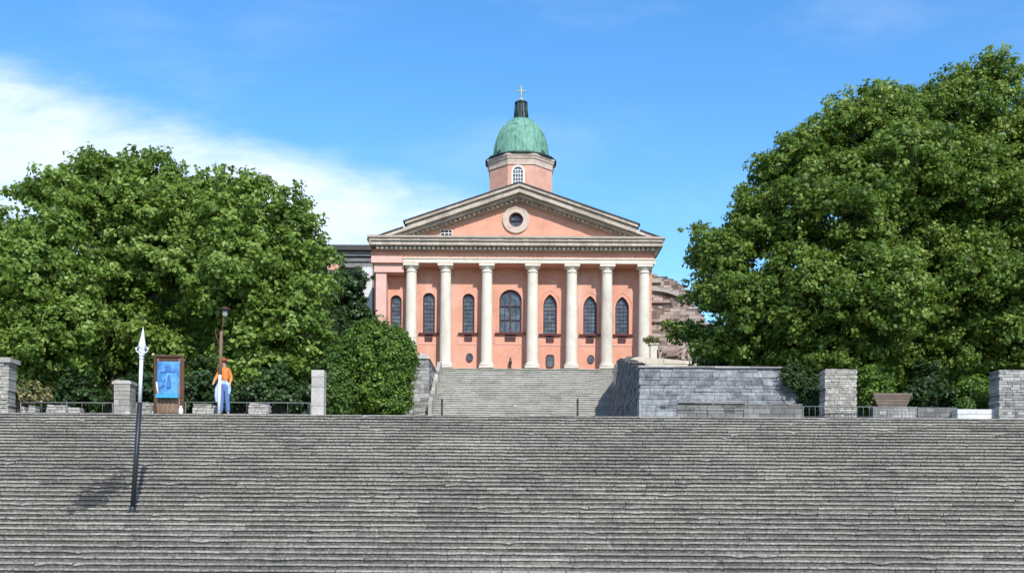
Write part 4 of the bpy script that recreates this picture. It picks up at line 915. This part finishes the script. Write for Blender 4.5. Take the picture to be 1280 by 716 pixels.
tree('broadleaf_tree', 'tall broadleaf tree with the highest top on the left, behind the blue panel', [
    (125, 214, 26, 28), (140, 240, 40, 34), (92, 240, 18, 20), (175, 225, 36, 34), (75, 238, 40, 22, 1), (38, 246, 24, 14, 1.5), (110, 268, 60, 40), (190, 275, 60, 50, -.5), (222, 242, 22, 22, .5), (255, 240, 20, 22, .5), (240, 268, 34, 30, .5), (150, 330, 70, 60, -.5), (225, 340, 60, 60, -.5), (130, 400, 60, 55, 1), (200, 420, 65, 52, 0), (160, 460, 70, 36, .5), (240, 455, 50, 40, .5)], 39.5, 137, M['leaf'], .30, group=GL)
tree('broadleaf_tree', 'broadleaf tree with pointed top directly left of the grey side building', [
    (318, 236, 22, 28), (352, 262, 16, 22), (290, 246, 18, 22, .5), (276, 268, 30, 26, .5), (300, 290, 60, 48), (350, 285, 34, 36), (368, 328, 32, 38), (325, 350, 64, 54, -1), (374, 384, 32, 40, -.5), (280, 390, 50, 52, 0), (350, 425, 55, 46, -1), (386, 436, 22, 36, -.5), (300, 462, 60, 34, 0), (372, 462, 40, 28, -.5)], 38.0, 300, M['leaf'], .28, group=GL)
tree('small_tree', 'small dark tree in front of the grey side building', [(436, 362, 15, 18), (425, 382, 22, 20), (440, 396, 14, 20), (408, 384, 18, 24), (425, 408, 26, 18)], 56, 428, M['leafdark'], .14, leaf=.11, cl=.38, per=40, sp=.5, shrink=False, bough=.5)
# woodland trees further back, filling in below the crowns
for k, (px, d, lst, lab) in enumerate((
        (60, 47, [(60, 380, 90, 60), (20, 450, 90, 60), (110, 450, 80, 60)], 'shaded back tree seen between the far left tree and the tall left tree'),
        (240, 48, [(200, 380, 80, 60), (280, 380, 80, 60), (180, 460, 90, 50), (280, 460, 90, 50)], 'shaded back tree seen behind the lamp post'),
        (375, 49, [(360, 390, 50, 60), (380, 460, 50, 55), (330, 460, 60, 50)], 'shaded back tree seen behind the white pier'),
        (1010, 50, [(1010, 400, 80, 50), (960, 440, 80, 40), (1060, 450, 90, 50)], 'shaded back tree seen above the bluish retaining wall'),
        (1160, 49, [(1150, 400, 90, 70), (1110, 460, 70, 50), (1210, 460, 90, 50)], 'shaded back tree seen above the brown trough'))):
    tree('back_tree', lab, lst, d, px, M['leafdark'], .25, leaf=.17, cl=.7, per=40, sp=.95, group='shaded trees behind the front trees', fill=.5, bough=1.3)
def shrub(label, lst, d, mat, leaf=.06, cl=.22, per=40, sp=.24, cat='shrub', name='shrub', group=None, fill=.3, shell=.15, rough=.17, depth=1.0):
    lb = lobes_px(lst, d, depth); bx = sum(l[0] for l in lb) / len(lb); bz = hgt(bx, d); root = thing(name, (bx, d, bz), label, cat, group)
    p, n, s, t = foliage(lb, leaf, cl, per, sp, fill=fill, shell=shell, rough=rough); ok = p[:, 2] > bz; leaf_mesh('foliage', p[ok], n[ok], s[ok], t[ok], mat, root)
    m = MB()
    for l in lb:
        for _ in range(3): e = Vector((l[0] + random.uniform(-.5, .5) * l[3], l[1] + random.uniform(-.4, .4) * l[4], l[2] + random.uniform(-.1, .6) * l[5])); m.tube([(bx + random.uniform(-.15, .15), d, bz - .1), ((bx + e.x) / 2, d, (bz + e.z) / 2), e], [.04, .025, .01], 5)
    m.build('stems', M['bark'], root); return root
shrub('large round clipped bush left of the upper stairs', [(470, 446, 46, 44), (468, 480, 42, 36), (492, 450, 28, 34), (478, 500, 34, 22)], 36.2, M['leafbush'], .05, .17, 40, .17, 'bush', 'round_bush', shell=.14, rough=.12)
shrub('narrow brighter green shrub touching the left side of the round bush', [(420, 466, 14, 30), (413, 492, 13, 26), (428, 495, 16, 26)], 35.3, M['leafbright'], .05, .16, 38, .17, 'shrub')
G3 = 'shrubs behind the low walls'
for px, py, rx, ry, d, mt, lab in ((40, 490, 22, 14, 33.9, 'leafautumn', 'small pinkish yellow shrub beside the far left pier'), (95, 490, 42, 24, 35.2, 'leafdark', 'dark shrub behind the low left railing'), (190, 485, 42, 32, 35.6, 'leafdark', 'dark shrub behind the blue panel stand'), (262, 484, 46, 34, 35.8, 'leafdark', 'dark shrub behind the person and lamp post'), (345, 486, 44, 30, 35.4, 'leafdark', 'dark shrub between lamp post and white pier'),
        (1093, 485, 20, 28, 34.2, 'leafbush', 'open twiggy shrub right of the square rough pier'), (1165, 488, 38, 28, 34.8, 'leafdark', 'dark shrub behind the brown trough'), (1225, 492, 28, 24, 34.6, 'leafbush', 'leafy shrub behind the white stone block'), (1208, 503, 10, 8, 33.6, 'leafbright', 'tiny bright sprig growing on the end of the dark low wall')):
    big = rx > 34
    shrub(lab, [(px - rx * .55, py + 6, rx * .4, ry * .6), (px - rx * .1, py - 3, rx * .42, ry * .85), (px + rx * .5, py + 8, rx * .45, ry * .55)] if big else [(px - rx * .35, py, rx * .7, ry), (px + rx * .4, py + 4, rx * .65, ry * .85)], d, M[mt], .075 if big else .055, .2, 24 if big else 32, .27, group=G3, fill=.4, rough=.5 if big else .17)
# ivy over the end of the retaining wall
iv = thing('ivy', (PX(1010, 500, 34.2), 34.1, Z_PLAZA), 'dark ivy hanging over the right end of the bluish retaining wall', 'ivy')
p, n, s, t = foliage(lobes_px([(1000, 472, 20, 14), (1012, 490, 14, 24), (1012, 508, 12, 12), (992, 462, 18, 6)], 34.1, .5), .045, .14, 34, .15); leaf_mesh('foliage', p, n, s, t, M['leafdark'], iv)
m = MB()
for k in range(6): x = PX(1000 + 4 * k, 500, 34.2); m.tube([(x, 34.2, Z_PLAZA), (x + .1, 34.15, Z_PLAZA + .8), (x - .1, 34.15, Z_PLAZA + 1.6)], [.02, .015, .008], 5)
m.build('stems', M['bark'], iv)
uv = foliage(lobes_px([(816, 426, 9, 5), (811, 424, 6, 3)], 58, .8), .06, .16, 26, .2); leaf_mesh('plant', *uv, M['leafautumn'], us)

# ------------------------------------------------------------------ sky, sun, camera
EL, AZ = 39.0, 19.0
w = bpy.data.worlds.new('World'); scene.world = w; w.use_nodes = True; t = w.node_tree; t.nodes.clear()
sky = N(t, 'ShaderNodeTexSky'); sky.sky_type = 'NISHITA'; sky.sun_disc = False; sky.sun_elevation = math.radians(EL); sky.sun_rotation = math.radians(180 - AZ)
sky.altitude = 100; sky.air_density = 1.0; sky.dust_density = 0.2; sky.ozone_density = 2.5
tc2 = N(t, 'ShaderNodeTexCoord'); sx = N(t, 'ShaderNodeSeparateXYZ'); t.links.new(tc2.outputs['Generated'], sx.inputs[0])
yy = math_(t, 'MAXIMUM', math_(t, 'ABSOLUTE', sx.outputs['Y']), .05)
u = math_(t, 'DIVIDE', sx.outputs['X'], yy); v = math_(t, 'DIVIDE', sx.outputs['Z'], yy)
cb = N(t, 'ShaderNodeCombineXYZ'); t.links.new(u, cb.inputs[0]); t.links.new(v, cb.inputs[2])
mp = N(t, 'ShaderNodeMapping'); mp.inputs['Rotation'].default_value = (0, math.radians(-17), 0); mp.inputs['Scale'].default_value = (1.0, 1, 2.6); t.links.new(cb.outputs[0], mp.inputs['Vector'])
n1 = noise(t, mp.outputs[0], 2.6, 9, .6, .3); n2 = noise(t, mp.outputs[0], 8.0, 8, .62, .2)
edge = math_(t, 'ADD', math_(t, 'MULTIPLY', math_(t, 'ADD', u, .03), -.27), .309)
dv = math_(t, 'SUBTRACT', edge, v)
dv = math_(t, 'ADD', dv, math_(t, 'MULTIPLY', math_(t, 'SUBTRACT', n1, .5), .075)); dv = math_(t, 'ADD', dv, math_(t, 'MULTIPLY', math_(t, 'SUBTRACT', n2, .5), .05))
def mr(x, a, b, c, d_, smooth=True):
    n = t.nodes.new('ShaderNodeMapRange'); n.interpolation_type = 'SMOOTHSTEP' if smooth else 'LINEAR'
    t.links.new(x, n.inputs[0]); n.inputs[1].default_value = a; n.inputs[2].default_value = b; n.inputs[3].default_value = c; n.inputs[4].default_value = d_; return n.outputs[0]
mask = mr(dv, -.012, .05, 0, 1)
low = mr(dv, .04, .26, 1.0, .72)
right = mr(math_(t, 'ADD', u, math_(t, 'MULTIPLY', math_(t, 'SUBTRACT', n1, .5), .07)), -.055, .025, 1, 0)
mask = math_(t, 'MULTIPLY', math_(t, 'MULTIPLY', mask, low), right)
mask = math_(t, 'MULTIPLY', mask, mr(n2, .25, .62, .62, 1.0))
wisp = math_(t, 'MULTIPLY', mr(n1, .48, .75, 0, .16), 1.0)
mask = math_(t, 'MAXIMUM', math_(t, 'MULTIPLY', mask, .96), wisp)
hs = N(t, 'ShaderNodeHueSaturation', Saturation=1.28, Value=1.02); t.links.new(sky.outputs[0], hs.inputs['Color'])
colr = mixc(t, mask, hs.outputs[0], (4.15, 4.65, 5.5))
bg = N(t, 'ShaderNodeBackground', Strength=0.15); t.links.new(colr, bg.inputs['Color']); ow = N(t, 'ShaderNodeOutputWorld'); t.links.new(bg.outputs[0], ow.inputs['Surface'])
sl = bpy.data.lights.new('sun', 'SUN'); sl.energy = 3.1; sl.angle = math.radians(0.6); sl.color = (1.0, .955, .88)
so = bpy.data.objects.new('sun', sl); COL.objects.link(so)
e_, a_ = math.radians(EL), math.radians(AZ); ds = Vector((math.sin(a_) * math.cos(e_), -math.cos(a_) * math.cos(e_), math.sin(e_)))
so.rotation_euler = ds.to_track_quat('Z', 'Y').to_euler(); so.location = (0, 0, 40)
cam = bpy.data.cameras.new('camera'); co_ = bpy.data.objects.new('camera', cam); COL.objects.link(co_); scene.camera = co_
cam.sensor_width = 36; cam.lens = 36 * F / 1280; cam.shift_y = (HOR - 358) / 1280; cam.clip_start = .1; cam.clip_end = 6000
# clockwise roll of the picture = camera rolled counter-clockwise about its view axis
co_.matrix_world = Matrix.Rotation(PI / 2, 4, 'X') @ Matrix.Rotation(ROLL, 4, 'Z')
scene.view_settings.view_transform = 'Standard'; scene.view_settings.look = 'None'; scene.view_settings.exposure = 0.70; scene.view_settings.gamma = 1
scene.render.resolution_x = 1024; scene.render.resolution_y = 572
scene.cycles.max_bounces = 8
